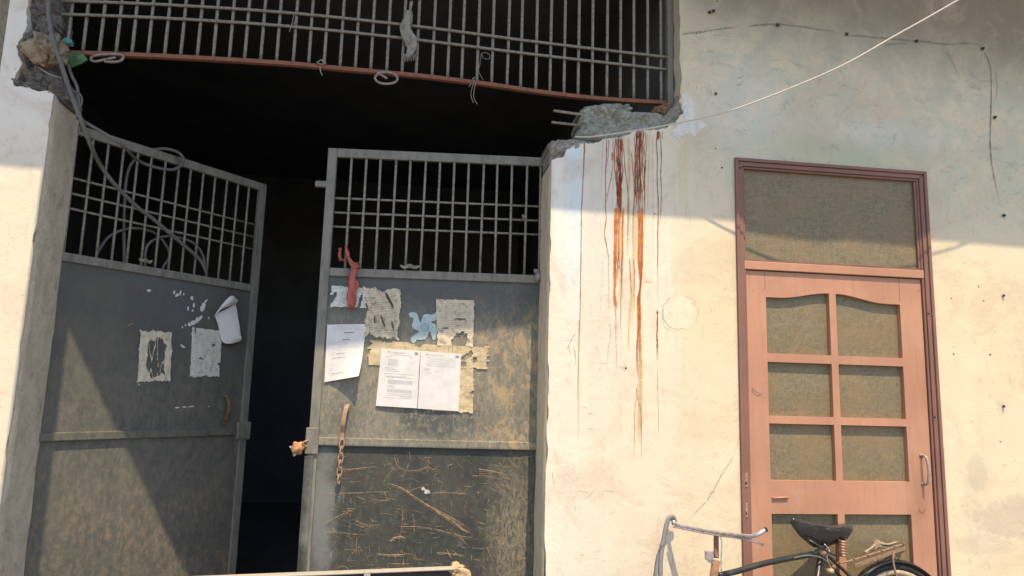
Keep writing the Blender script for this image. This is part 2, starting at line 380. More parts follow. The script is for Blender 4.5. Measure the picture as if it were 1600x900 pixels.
_t = NT('black_saddle_cover'); _a = _t.noise(9, 3); M['vinyl'] = _t.done(_t.mix(_t.ss(_a, .4, .7), (.018, .018, .018), (.04, .038, .036)), _t.ss(_a, .3, .7, .10, .26), 0, _t.bump(_t.noise(13, 1, .4, (1, 1, 2.2), .8), .5, .02), .8)
M['chrome'] = simple('tarnished_chrome', (.68, .63, .66), .3, 60, .28, .8, .1, (.42, .33, .32))
M['copper'] = simple('rusty_spring', (.42, .27, .20), .3, 50, .4, .6, .3)
M['rubber'] = simple('grey_rubber', (.24, .24, .24), .2, 40, .8, 0, .2)
M['tyre'] = simple('black_tyre', (.03, .03, .03), .3, 60, .85, 0, .4)
M['rim'] = simple('tan_painted_rim', (.50, .40, .26), .3, 40, .6, 0, .1)
M['carrier'] = simple('rusty_carrier', (.30, .19, .13), .4, 60, .7, 0, .3, (.15, .085, .06))
M['jute'] = simple('jute_wrap', (.58, .40, .24), .35, 60, .95, 0, .9)
M['whitepaint'] = simple('cream_cart_paint', (.44, .40, .33), .15, 30, .6, 0, .1)
M['darkwood_shade'] = simple('dark_wood_and_lip_shade', (.06, .045, .045), .3, 30, .8, 0, .3)
M['st_brown'] = stain('rust_run_dark', (.22, .050, .022), col2=(.40, .115, .04))
M['st_orange'] = stain('rust_run_orange', (.62, .22, .05), col2=(.45, .14, .04))
M['st_yellow'] = stain('rust_wash_pale', (.66, .47, .20))
M['st_crack'] = stain('hairline_crack', (.16, .13, .10))
M['st_grey'] = stain('sooty_trace', (.22, .21, .18))
M['st_scr'] = stain('bare_scratch', (.55, .34, .19), col2=(.42, .30, .19), lo=.35, hi=.5)
M['st_white'] = stain('white_scuff', (.62, .60, .56))

M['whiteplaster'] = simple('white_patch_plaster', (.76, .73, .66), .25, 30, .95, 0, .6)
# ------------------------------------------------------------------ ground
g = MB(); g.add([(-300, -300, 0), (300, -300, 0), (300, 300, 0), (-300, 300, 0)], [(0, 1, 2, 3)])
g.build('ground', M['ground'], kind='structure')

# ------------------------------------------------------------------ building
T = .242
bld = thing('building', (0, 0, 0), 'old plastered building front with rust streaked cream wall around the gate opening and door', 'building')
fnw = lambda u, v, d: Vector((u, d, v))
def px2(lst, Y=0.0): return [(P(x, y, Y).x, P(x, y, Y).z) for x, y in lst]
def edge_chips(x, z0, z1, sgn, step=.035, amp=.007):
    out = []; n = int(abs(z1 - z0) / step); 
    for i in range(n + 1):
        z = z0 + (z1 - z0) * i / n
        k = nz(z * 9, x); a = amp * max(0, k - .05) * 3 + .0015 * nz(z * 60, 3)
        out.append((x + sgn * a, z))
    return out
def jag(lst, step=.012, amp=.006):
    out = []
    for i in range(len(lst) - 1):
        a = Vector(lst[i]); b = Vector(lst[i + 1]); n = max(1, int((b - a).length / step)); nn = Vector((-(b - a).y, (b - a).x)).normalized()
        for j in range(n):
            p = a + (b - a) * j / n
            if i or j: p = p + nn * amp * nz(p.x * 45, p.y * 45) * 1.6
            out.append((p.x, p.y))
    out.append(tuple(lst[-1])); return out
XR = .664; XL = -1.748; ZTOP = 3.95; ZW = 5.6
# right wall with the door hole
rt = px2([(862, 250), (880, 245), (887, 234), (900, 226), (912, 224), (930, 223), (942, 217), (960, 215), (975, 213), (990, 206), (1005, 203), (1025, 203), (1042, 199), (1055, 192), (1060, 183), (1069, 178), (1066, 165), (1061, 158), (1064, 150)])
DX0, DX1, DZ0, DZ1 = 1.663, 2.777, .12, 2.790
XU = P(1062, 75).x
ring = edge_chips(XR, -.05, rt[0][1] - .01, 1) + jag(rt) + edge_chips(XU, rt[-1][1] + .02, ZTOP, 1) + [(XU, ZW), (9, ZW), (9, -.05)]
wr = MB(); wr.prism(ring, [[(DX0, DZ0), (DX0, DZ1), (DX1, DZ1), (DX1, DZ0)]], fnw, 0, T)
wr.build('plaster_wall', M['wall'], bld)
# left wall
lt = px2([(84, 147), (76, 143), (60, 142), (45, 138), (22, 134), (20, 124), (30, 108), (34, 98), (28, 85), (26, 72), (34, 58), (42, 40), (41, 20), (44, 4)])
XUL = P(44, 0).x
ring = edge_chips(XL, -.05, lt[0][1] - .01, -1) + jag(lt) + [(XUL, lt[-1][1] + .1), (XUL - .01, ZTOP), (XUL, ZW), (-8, ZW), (-8, -.05)]
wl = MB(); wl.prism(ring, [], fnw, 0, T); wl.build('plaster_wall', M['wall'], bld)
wt = MB(); wt.mm((XUL + .001, .0, ZTOP), (XU - .001, T, ZW)); wt.build('lintel_wall', M['wall'], bld)
# jamb faces: bare cement, 2 mm proud of the wall thickness, wavy
def jambface(x, sg, z1, mt=None):
    mb = MB(); ny, nzz = 12, 90; vs = []; fs = []
    for j in range(nzz + 1):
        for i in range(ny + 1):
            y = .008 + (T + .012) * i / ny; z = -.05 + (z1 + .05) * j / nzz
            e = .0055 + .004 * nz(y * 18, z * 6, 3) + .002 * nz(y * 60, z * 40)
            if i == 0: e = -.004
            if i == ny: y += .006 * nz(z * 7, 8)
            vs.append((x + sg * e, y, z))
    for j in range(nzz):
        for i in range(ny):
            a = j * (ny + 1) + i; fs.append((a, a + 1, a + ny + 2, a + ny + 1))
    mb.add(vs, fs, smooth=True); mb.build('gate_jamb', mt or M['jamb'], bld)
jambface(XL, 1, lt[0][1] - .03); jambface(XR, -1, rt[0][1] - .02, M['jambpale'])

def inside(p, poly):
    x, y = p; r = False; j = len(poly) - 1
    for i in range(len(poly)):
        a, b = poly[i], poly[j]
        if (a[1] > y) != (b[1] > y) and x < (b[0] - a[0]) * (y - a[1]) / (b[1] - a[1]) + a[0]: r = not r
        j = i
    return r
def rubble(name, poly_px, Y0, amp, back, mat, parent, step=.006, rnd=.015, seed=0, label=None):
    """broken masonry: knobbly front that rounds off towards its edges, closed to the back"""
    poly = px2(poly_px, Y0); xs = [p[0] for p in poly]; zs = [p[1] for p in poly]
    x0, x1, z0, z1 = min(xs), max(xs), min(zs), max(zs)
    nx = int((x1 - x0) / step) + 2; n_z = int((z1 - z0) / step) + 2; idx = {}; vs = []; fs = []
    def dist(x, z):
        d = 9
        for i in range(len(poly)):
            a = Vector(poly[i]); b = Vector(poly[i - 1]); ab = b - a; t_ = max(0, min(1, (Vector((x, z)) - a).dot(ab) / (ab.length_squared + 1e-9)))
            d = min(d, (a + ab * t_ - Vector((x, z))).length)
        return d
    def vert(i, k):
        if (i, k) not in idx:
            x = x0 + i * step; z = z0 + k * step
            d = dist(x, z) if inside((x, z), poly) else 0
            e = max(0, 1 - d / rnd)
            y = Y0 + e * e * rnd * 1.2
            y += amp * (nz(x * 12 + seed, z * 12) * 1.1 + .5 * abs(nz(x * 34, z * 34, seed)) + .35 * nz(x * 90, z * 90, seed) + 1.3 * (noise.voronoi(Vector((x * 26, z * 26, seed)))[0][0] - .4))
            idx[i, k] = len(vs); vs.append((x + .3 * step * nz(x * 80, z * 80, 1), y, z + .3 * step * nz(x * 80, z * 80, 7)))
        return idx[i, k]
    cells = set()
    for i in range(nx):
        for k in range(n_z):
            cx = x0 + (i + .5) * step; cz = z0 + (k + .5) * step
            q = (cx + .006 * nz(cx * 50, cz * 50, seed + 4), cz + .006 * nz(cx * 50, cz * 50, seed + 9))
            if inside(q, poly): cells.add((i, k)); fs.append((vert(i, k), vert(i + 1, k), vert(i + 1, k + 1), vert(i, k + 1)))
    nf = len(vs); bidx = {}
    def bv(a):
        if a not in bidx: bidx[a] = len(vs); v = vs[a]; vs.append((v[0], back, v[2]))
        return bidx[a]
    for (i, k) in cells:
        for di, dk, e in ((0, -1, ((i, k), (i + 1, k))), (1, 0, ((i + 1, k), (i + 1, k + 1))), (0, 1, ((i + 1, k + 1), (i, k + 1))), (-1, 0, ((i, k + 1), (i, k)))):
            if (i + di, k + dk) not in cells:
                a, b = idx[e[0]], idx[e[1]]; fs.append((b, a, bv(a), bv(b)))
    mb = MB(); mb.add(vs, fs); return mb.build(name, mat, parent, label=label)
beam = rubble('broken_beam', [(906, 214), (903, 205), (911, 196), (905, 188), (912, 176), (908, 170), (914, 163), (928, 160), (945, 161), (960, 165), (985, 169), (1010, 171), (1032, 172), (1042, 176), (1052, 172), (1068, 176), (1070, 196), (1050, 206), (1000, 214), (970, 224), (935, 226)], .012, .022, T - .01, M['concrete'], bld, rnd=.03, seed=3, label='broken pale concrete beam end with exposed rebar')
rubble('cement_patch', [(859, 252), (858, 222), (866, 217), (885, 216), (906, 214), (925, 218), (940, 226), (905, 235), (893, 252), (870, 262)], .012, .02, T - .02, M['cementpale'], bld, rnd=.02, seed=8)
rubble('cement_patch', [(1040, 178), (1050, 168), (1058, 160), (1060, 150), (1066, 140), (1072, 152), (1074, 185), (1062, 196), (1050, 196), (1044, 190)], .008, .016, T - .03, M['cementpale'], bld, rnd=.02, seed=11)
rubble('cement_patch', [(930, 168), (940, 160), (958, 158), (985, 160), (992, 166), (985, 172), (955, 172)], .03, .03, T - .04, M['concrete'], bld, step=.006, seed=15)
rubble('broken_brick', [(1020, 172), (1028, 163), (1042, 158), (1058, 160), (1052, 172), (1036, 176)], .03, .03, T - .05, M['rustiron'], bld, step=.006, seed=19)
rubble('cement_patch', [(12, 138), (14, 118), (26, 104), (28, 95), (20, 80), (20, 66), (30, 50), (36, 0), (52, -30), (80, -40), (84, 20), (70, 62), (64, 84), (74, 98), (82, 108), (92, 124), (99, 146), (92, 154), (78, 152), (40, 146)], .02, .045, T - .02, M['cement'], bld, rnd=.03, seed=23)
rubble('cement_patch', [(32, 142), (28, 128), (40, 116), (60, 106), (78, 108), (88, 122), (92, 140), (86, 150), (70, 150)], -.002, .05, .2, M['cement'], bld, rnd=.045, seed=31)
for a, b in (((865, 173, .10), (928, 182, .03)), ((862, 191, .16), (915, 197, .10))):
    r_ = MB(); pa, pb = P(*a), P(*b); r_.tube([pa + (pb - pa) * i / 12 + Vector((0, 0, .001 * nz(i, 4))) for i in range(13)], [.0075 + .0008 * (i % 2) for i in range(13)], 8)
    r_.build('rebar', M['rebar'], beam)
rr = MB(); rr.tube([P(905, 203, .0), P(955, 209, -.01), P(1000, 205, -.012)], .003, 5)
# overhang above the frame, whose front edge throws the shade line
ZS = 4.5
def eo(x):
    tab = [(-8, 2.50), (-1.937, 2.490), (-1.2, 2.478), (.669, 2.447), (1.14, 2.445), (1.645, 2.445), (2.0, 2.42), (2.16, 2.408), (2.3, 2.432), (2.787, 2.409), (3.364, 2.395), (9, 2.37)]
    xs_ = x - 0.0
    for (a, za), (b, zb) in zip(tab, tab[1:]):
        if a <= xs_ <= b: return (ZS - (za + (zb - za) * (xs_ - a) / (b - a))) / 2.2
    return .9
ring = [(9, .0), (-8, .0)]; x = -8.0
while x <= 9.001:
    ring.append((x, -eo(min(9, x - .15)) if -8 <= x - .15 else -eo(-8))); x += .1 if -2.5 < x < 4 else .5
sb = MB(); sb.prism(ring, [], lambda u, v, d: Vector((u, v - .0005, d)), ZS, ZS + .12)
sb.build('overhang_slab', M['slab'], bld)
pm = MB(); pm.mm((-1.604, -.93, .0), (-1.508, -.85, ZS - .002)); pm.build('added_shadow_post', M['bar'], bld, bevel=.004)  # unseen post, added to cast the dark strip beside the left jamb
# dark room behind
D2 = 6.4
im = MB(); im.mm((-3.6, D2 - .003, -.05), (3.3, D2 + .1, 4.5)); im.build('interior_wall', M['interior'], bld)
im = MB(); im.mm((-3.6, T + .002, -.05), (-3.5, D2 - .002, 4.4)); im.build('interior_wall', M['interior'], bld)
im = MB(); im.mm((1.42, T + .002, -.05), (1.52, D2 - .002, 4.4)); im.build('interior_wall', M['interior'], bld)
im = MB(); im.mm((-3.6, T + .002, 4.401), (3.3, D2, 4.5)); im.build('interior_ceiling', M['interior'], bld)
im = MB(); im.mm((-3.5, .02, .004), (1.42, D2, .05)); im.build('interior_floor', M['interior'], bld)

# stains and cracks on the plaster
def wstroke(mb, pts, w, a=1, jit=.002, taper=True): stroke(mb, [P(x, y, -.0012) for x, y in pts], w * (1.05 if mb in (brn, orn) else 1), a, jit=jit, taper=taper)
def zc(lst, ox=880, oy=200, s=4.5): return [(ox + x / s, oy + y / s) for x, y in lst]
brn, orn, yel, crk, gry = MB(), MB(), MB(), MB(), MB()
wstroke(yel, [(982, 214), (983, 260), (982, 330), (981, 420)], .012, .45)
wstroke(yel, [(972, 330), (971, 420), (970, 480)], .020, .35); wstroke(yel, [(992, 330), (990, 430), (986, 520)], .02, .35)
wstroke(yel, [(1001, 520), (1000, 620), (999, 700)], .02, .5); wstroke(yel, zc([(1050, 100)], 880), .0, 0) if 0 else None
wstroke(brn, zc([(150, 105), (145, 250), (138, 400), (130, 560), (127, 700), (125, 900)]) + [(907.3, 433), (907, 467), (906, 511), (905, 540), (904, 600)], .0038, .95)
wstroke(orn, zc([(150, 105), (150, 140), (148, 185)]), .007, .9); wstroke(orn, [(905, 500), (904, 560), (902, 640)], .005, .5)
wstroke(brn, zc([(305, 80), (305, 210), (300, 270), (297, 370), (300, 470), (297, 560), (302, 640), (290, 740), (300, 800), (318, 900)]) + zc([(320, 40), (318, 400), (318, 485)], 880, 400), .0038, .9)
wstroke(crk, zc([(318, 470), (330, 505), (330, 600), (318, 640), (310, 880)], 880, 400), .002, .7)
wstroke(brn, zc([(320, 80), (316, 200), (305, 260)]), .0025, .9); wstroke(orn, zc([(350, 90), (350, 260), (335, 360), (310, 480), (300, 560)]), .004, .8)
wstroke(orn, zc([(345, 170), (345, 240)]), .007, .7); wstroke(orn, zc([(352, 330), (350, 470), (350, 620)]), .002, .5)
for x0, ws in ((368, 1), (376, .8), (384, 1.3), (392, .9), (400, 1.4), (409, 1.1), (416, 1)):
    e = 620 + random.uniform(-40, 60)
    wstroke(brn, zc([(x0, 70), (x0 + random.uniform(-9, 6), 190), (x0 + random.uniform(-7, 9), 300), (390 + (x0 - 390) * .55, 430), (391 + (x0 - 390) * .7, 540), (391 + (x0 - 390) * .8, e + 40)]), .0048 * ws, .95, .008)
wstroke(brn, zc([(412, 80), (428, 180), (436, 300), (452, 420), (457, 600), (450, 780), (444, 900)]), .003, .9)
wstroke(brn, zc([(398, 250), (402, 400), (402, 560), (398, 640)]), .009, .85, .002)
for x0, w_ in ((360, .0055), (372, .009), (386, .006), (395, .004), (418, .007)):
    wstroke(orn, zc([(x0 + 6, 560), (x0, 660), (x0 + random.uniform(-3, 3), 780), (x0 - 2, 900)]) + zc([(x0 - 4 if x0 < 400 else 410, 100), (362 if x0 < 400 else 408, 260)], 880, 400), w_, .95, .003)
wstroke(orn, zc([(365, 0), (363, 160), (360, 250), (368, 340), (370, 420)], 880, 400), .011, .9); wstroke(orn, zc([(370, 380), (372, 600), (373, 870)], 880, 400), .002, .7)
wstroke(orn, zc([(410, 0), (412, 120), (408, 260), (405, 420), (406, 640)], 880, 400), .0035, .8)
for i in range(13):
    x0 = 500 + i * 6; wsc = random.uniform(.6, 1.5)
    wstroke(brn, zc([(x0 + 8, 0 + random.uniform(0, 40)), (x0 + random.uniform(-8, 8), 130), (x0 + random.uniform(-9, 9), 260), (x0 + random.uniform(-6, 6), 400), (x0 + random.uniform(-4, 6), 520), (x0 + random.uniform(-4, 6), 610 + random.uniform(0, 60))]), .0036 * wsc, .95, .009)
wstroke(brn, zc([(532, 5), (538, 200), (540, 380)]), .009, .55); wstroke(brn, zc([(480, 170), (490, 300), (500, 430), (495, 560), (490, 680), (488, 900)]), .003, .9)
wstroke(brn, zc([(490, 20), (500, 100), (500, 300), (502, 420)], 880, 400), .0022, .85)
for x0, w_ in ((528, .006), (538, .008), (550, .008), (558, .006)):
    wstroke(orn, zc([(x0, 560), (x0 + 2, 700), (x0 - 2, 900)]) + zc([(544 + (x0 - 544) * .6, 100), (545, 190), (530 + (x0 - 540) * .4, 300), (535 + (x0 - 544) * .6, 400), (534 + (x0 - 544) * .5, 520), (532 + (x0 - 544) * .9, 700), (530 + (x0 - 544) * 1.0, 880)], 880, 400), w_, .95, .003)
wstroke(brn, zc([(560, 20), (545, 190), (540, 320), (530, 450)], 880, 400), .0035, .8); wstroke(brn, zc([(527, 500), (518, 620), (520, 760), (530, 880)], 880, 400), .0032, .9)
wstroke(crk, [(994, 606), (997, 625), (1001, 640), (1002, 683), (1002, 730)], .002, .9); wstroke(orn, [(996, 600), (995, 616), (992, 640), (991, 690), (990, 730)], .004, .6)
wstroke(yel, [(1003, 560), (1003, 640), (1002, 720)], .004, .7)
wstroke(brn, zc([(590, 30), (586, 130), (576, 230), (572, 330), (574, 600), (575, 760)]), .0028, .85); wstroke(yel, zc([(605, 30), (600, 300), (590, 600)]), .003, .6)
wstroke(orn, zc([(625, 50), (630, 200), (632, 500), (632, 900)]), .0018, .7)
wstroke(brn, zc([(668, 20), (655, 90), (662, 200), (660, 300), (662, 400), (668, 520), (666, 700), (665, 900)]) + zc([(663, 60), (665, 250), (664, 400)], 880, 400), .0038, .95)
wstroke(brn, zc([(664, 380), (662, 480), (660, 560), (662, 650), (659, 780)], 880, 400), .0062, .9); wstroke(crk, [(1027, 575), (1028, 620), (1029, 660), (1028, 690)], .0018, .8)
wstroke(brn, zc([(670, 20), (668, 60), (664, 90)]), .012, .85); wstroke(brn, zc([(683, 30), (690, 200), (686, 330), (691, 470), (682, 640), (672, 690)]), .0034, .9)
wstroke(orn, zc([(697, 20), (696, 90)]), .003, .7); wstroke(crk, zc([(280, 80), (275, 250), (268, 400), (265, 520)]), .0018, .5)
wstroke(crk, zc([(278, 20), (272, 200), (266, 300), (258, 450)], 880, 400), .0018, .4)
wstroke(orn, zc([(465, 10), (478, 240), (472, 330)], 880, 400), .004, .8); wstroke(yel, zc([(475, 250), (478, 300), (465, 400), (460, 600), (456, 690)], 880, 400), .006, .9)
wstroke(orn, zc([(570, 178), (600, 182), (625, 176)], 880, 400), .005, .6)
wstroke(yel, [(905, 520), (904, 620), (903, 700)], .005, .4)
# circle repair, cracks, hole traces, dark cable traces
cir = [(1063 + 28 * math.cos(a / 14 * 6.28 + 1.2) * (1 + .06 * nz(a)), 488 + 27 * math.sin(a / 14 * 6.28 + 1.2)) for a in range(15)]
wstroke(gry, cir[:9], .0035, .45, taper=False, jit=.012); wstroke(gry, cir[8:15], .003, .3, jit=.012); wstroke(crk, cir[2:7], .0016, .5, jit=.01)
wstroke(crk, [(1034, 490), (1037, 508), (1046, 516), (1060, 519)], .003, .4)
wstroke(crk, [(1043, 520), (1040, 535), (1036, 548)], .001, .6)
wstroke(crk, [(1147, 712), (1132, 735), (1120, 755), (1110, 775), (1095, 792), (1080, 808), (1068, 830)], .0022, .8, .006)
wstroke(crk, [(1160, 668), (1150, 700), (1147, 712)], .0012, .7); wstroke(crk, [(1062, 857), (1052, 865), (1049, 900)], .0015, .6)
for p_ in ([(886, 546), (893, 530), (902, 518)], [(884, 532), (902, 531)], [(888, 540), (892, 555)], [(895, 540), (900, 560), (899, 572)], [(970, 576), (982, 578)], [(966, 572), (980, 576)], [(918, 621), (936, 622)], [(918, 646), (928, 645)], [(918, 670), (927, 669)], [(940, 567), (951, 568)], [(1130, 452), (1137, 451)], [(903, 767), (928, 770)], [(915, 778), (928, 768)], [(945, 766), (960, 768)], [(863, 735), (866, 760)], [(868, 700), (872, 730)]):
    wstroke(crk, p_, random.uniform(.0015, .003), random.uniform(.4, .8), .006)
for i in range(120):
    x0 = random.uniform(866, 1140); y0 = random.uniform(470, 880); l_ = random.uniform(3, 12); a_ = random.choice((0, 0, 1.5)) + random.uniform(-.5, .5)
    wstroke(crk, [(x0, y0), (x0 + l_ * .5 * math.cos(a_), y0 + l_ * .5 * math.sin(a_) + random.uniform(-1, 1)), (x0 + l_ * math.cos(a_), y0 + l_ * math.sin(a_))], random.uniform(.0008, .0022), random.uniform(.15, .5), .004)
for i in range(60):
    x0 = random.choice((random.uniform(1475, 1598), random.uniform(0, 60), random.uniform(1080, 1590))); y0 = random.uniform(60, 880)
    if x0 < 60 and y0 < 100: continue
    if 1140 < x0 < 1480 and y0 > 235: continue
    wstroke(crk, [(x0, y0), (x0 + random.uniform(-4, 4), y0 + random.uniform(-3, 3)), (x0 + random.uniform(-6, 6), y0 + random.uniform(-5, 5))], random.uniform(.001, .003), random.uniform(.15, .5), .004)
def dark(pts, w, a): wstroke(gry, pts, w, a, .004, False)
dark([(1064, 54), (1090, 50), (1130, 45), (1160, 40)], .008, .45); dark([(1170, 41), (1200, 38), (1214, 38), (1240, 40), (1280, 46), (1316, 52)], .009, .5)
dark([(1325, 55), (1360, 58), (1430, 64), (1480, 69), (1520, 68), (1534, 76)], .010, .4); dark([(1537, 80), (1546, 100), (1549, 130), (1548, 180), (1547, 220), (1550, 260), (1558, 300), (1562, 320)], .007, .75)
dark([(1556, 110), (1558, 140), (1552, 165)], .005, .4); dark([(1478, 80), (1492, 105), (1500, 125)], .02, .16); dark([(1380, 70), (1420, 68)], .012, .3)
for _ in range(22):
    x0 = random.uniform(1068, 1135); y0 = random.uniform(42, 80); wstroke(crk, [(x0, y0), (x0 + random.uniform(4, 12), y0 + random.uniform(-2, 3)), (x0 + random.uniform(10, 22), y0 + random.uniform(-3, 5))], .0018, .4, .005)
for _ in range(26):
    x0 = random.uniform(1066, 1120); y0 = random.uniform(100, 165); wstroke(crk, [(x0, y0), (x0 + random.uniform(-2, 3), y0 + random.uniform(3, 9))], .0018, .35, .005)
wstroke(gry, [(1152, 122), (1160, 121)], .006, .5); wstroke(gry, [(1150, 133), (1161, 132)], .006, .4)
fp = MB(); fp.prism(jag(px2([(1066, 146), (1076, 149), (1083, 160), (1084, 176), (1093, 188), (1106, 196), (1094, 203), (1086, 212), (1072, 209), (1062, 217), (1052, 212), (1044, 205), (1058, 199), (1068, 186), (1066, 165), (1066, 146)]), .006, .006)[:-1], [], fnw, -.002, .0015); fp.build('fresh_plaster', M['whiteplaster'], bld)
for mb, mt, nm in ((yel, 'st_yellow', 'rust_wash'), (brn, 'st_brown', 'rust_streak'), (orn, 'st_orange', 'orange_rust_streak'), (crk, 'st_crack', 'wall_crack'), (gry, 'st_grey', 'cable_trace')):
    mb.build(nm, M[mt], bld, alpha=True, kind='stuff')
# clips, nails and drill holes
def nailmesh():
    mb = MB(); mb.tube([(0, 0, 0), (0, -.012, .001), (0, -.02, -.002)], [.004, .004, .0035], 6)
    for i in range(4):
        a = i * 1.7; mb.tube([(0, -.006, 0), (.008 * math.cos(a), -.008, .008 * math.sin(a)), (.012 * math.cos(a + .4), -.004, .012 * math.sin(a + .4))], [.0035, .003, .001], 5)
    return mb
nl = nailmesh().build('wall_nail', M['nail'], bld); spots = [(1214, 40), (1322, 54), (1431, 65), (1534, 77), (1553, 184), (1567, 337), (1118, 147), (1567, 462), (1567, 635), (1114, 18), (1108, 20)]
for i, (x, y) in enumerate(spots):
    o = nl if i == 0 else nl.copy()
    if i: COL.objects.link(o)
    o.location = P(x, y, 0); o.rotation_euler = (0, i * 1.3, 0); o.scale = (1.0,) * 3 if i < 6 or i > 8 else (.8,) * 3
hm = MB(); hm.tube([(0, -.0012, 0), (0, .0, 0)], [.0055, .006], 7); hl = hm.build('drill_hole', M['nail'], bld)
for i, (x, y) in enumerate([(1118, 232), (1128, 262), (1486, 466), (1537, 470), (1490, 553), (1547, 554), (1088, 52), (1023, 334), (1121, 2), (1529, 448), (1563, 690), (978, 575)]):
    o = hl if i == 0 else hl.copy()
    if i: COL.objects.link(o)
    o.location = P(x, y, 0); s_ = random.uniform(.6, 1.1); o.scale = (s_, 1, s_)

# ------------------------------------------------------------------ iron grille over the opening
GY = .12
gr = thing('iron_grille', (-.3, GY, 3.13), 'rusty iron bar grille in the high opening above the gate, with red bottom bar', 'grille')
bot = [(84, 81), (98, 82), (197, 85), (320, 91), (450, 99), (512, 105), (653, 118), (760, 131), (850, 144), (940, 154), (1053, 161)]
bp = smooth_path([P(x, y + 1, GY) for x, y in bot], 4)
rb = MB(); vs = []; fs = []
for i, p in enumerate(bp):
    for (dy, dz) in ((-.013, -.010), (.013, -.010), (.013, .010), (-.013, .010)): vs.append(p + V(0, dy, dz))
for i in range(len(bp) - 1):
    for k in range(4): fs.append((i * 4 + k, i * 4 + (k + 1) % 4, i * 4 + 4 + (k + 1) % 4, i * 4 + 4 + k))
fs += [(3, 2, 1, 0), tuple(len(vs) - 4 + k for k in range(4))]
rb.add(vs, fs); rb.build('bottom_bar', M['redbar'], gr)
for lst in ([(50, 20), (60, 21), (250, 28), (450, 41), (650, 62), (850, 87), (1056, 110)], [(50, -1), (60, 0), (250, 7), (450, 20), (650, 41), (850, 67), (1056, 91)]):
    m_ = MB(); m_.tube(smooth_path([P(x, y, GY - .012) for x, y in lst], 5), .008, 8); m_.build('cross_bar', M['bar'], gr)
m_ = MB(); m_.tube([(0, 0, 0)] + [(.0015 * nz(i, 3), .0015 * nz(i, 9), .08 * i) for i in range(1, 12)], .0085, 7)
b0 = m_.build('vertical_bar', M['bar'], gr, local=True)
bx = [78, 104, 129, 155, 181, 206, 231, 257, 282, 308, 333, 358, 382, 407, 432, 458, 482, 506, 531, 555, 579, 604, 628, 650, 675, 699, 721, 745, 768, 792, 813, 837, 859, 881, 903, 925, 948, 969, 990, 1012, 1033]
def yb(x):
    for (a, ya), (b, y_) in zip(bot, bot[1:]):
        if a <= x <= b: return ya + (y_ - ya) * (x - a) / (b - a)
    return bot[0][1] if x < bot[0][0] else bot[-1][1]
for i, x in enumerate(bx):
    o = b0 if i == 0 else b0.copy()
    if i: COL.objects.link(o); o.parent = gr
    o.location = P(x, yb(x), GY + .004) + V(0, 0, .008) - gr.location; o.rotation_euler = (0, random.uniform(-.004, .004), random.uniform(0, 6))
pm = MB(); pm.mm((XU - .034, GY - .03, P(1050, 165, GY).z - .02), (XU - .003, GY + .06, ZTOP)); pm.build('side_post', M['gframe'], gr)

# ------------------------------------------------------------------ gate leaves
class Leaf:
    def __init__(s, hinge, d, n): s.h = Vector((hinge[0], hinge[1], 0)); s.d = Vector(d).normalized(); s.n = Vector(n).normalized()
    def L(s, w, z, o=0): return s.h + s.d * w + V(0, 0, z) + s.n * o
    def px(s, x, y, o=0): return PPL(x, y, s.h + s.n * o, s.n)
    def wz(s, x, y, o=0): p = s.px(x, y, o); return (p - s.h).dot(s.d), p.z
    def box(s, mb, w0, w1, z0, z1, o0, o1):
        c = s.L((w0 + w1) / 2, (z0 + z1) / 2, (o0 + o1) / 2); R = Matrix((s.d, -s.n, Vector((0, 0, 1)))).transposed()
        mb.box(c, (abs(w1 - w0) / 2, abs(o1 - o0) / 2, abs(z1 - z0) / 2), R); return mb
ca, sa = math.cos(math.radians(4.687)), math.sin(math.radians(4.687))
RL = Leaf((.667, .242), (-ca, sa, 0), (-sa, -ca, 0))
cb, sb_ = math.cos(math.radians(49.71)), math.sin(math.radians(49.71))
LL = Leaf((-1.745, .254), (cb, sb_, 0), (sb_, -cb, 0))
GW = 1.178
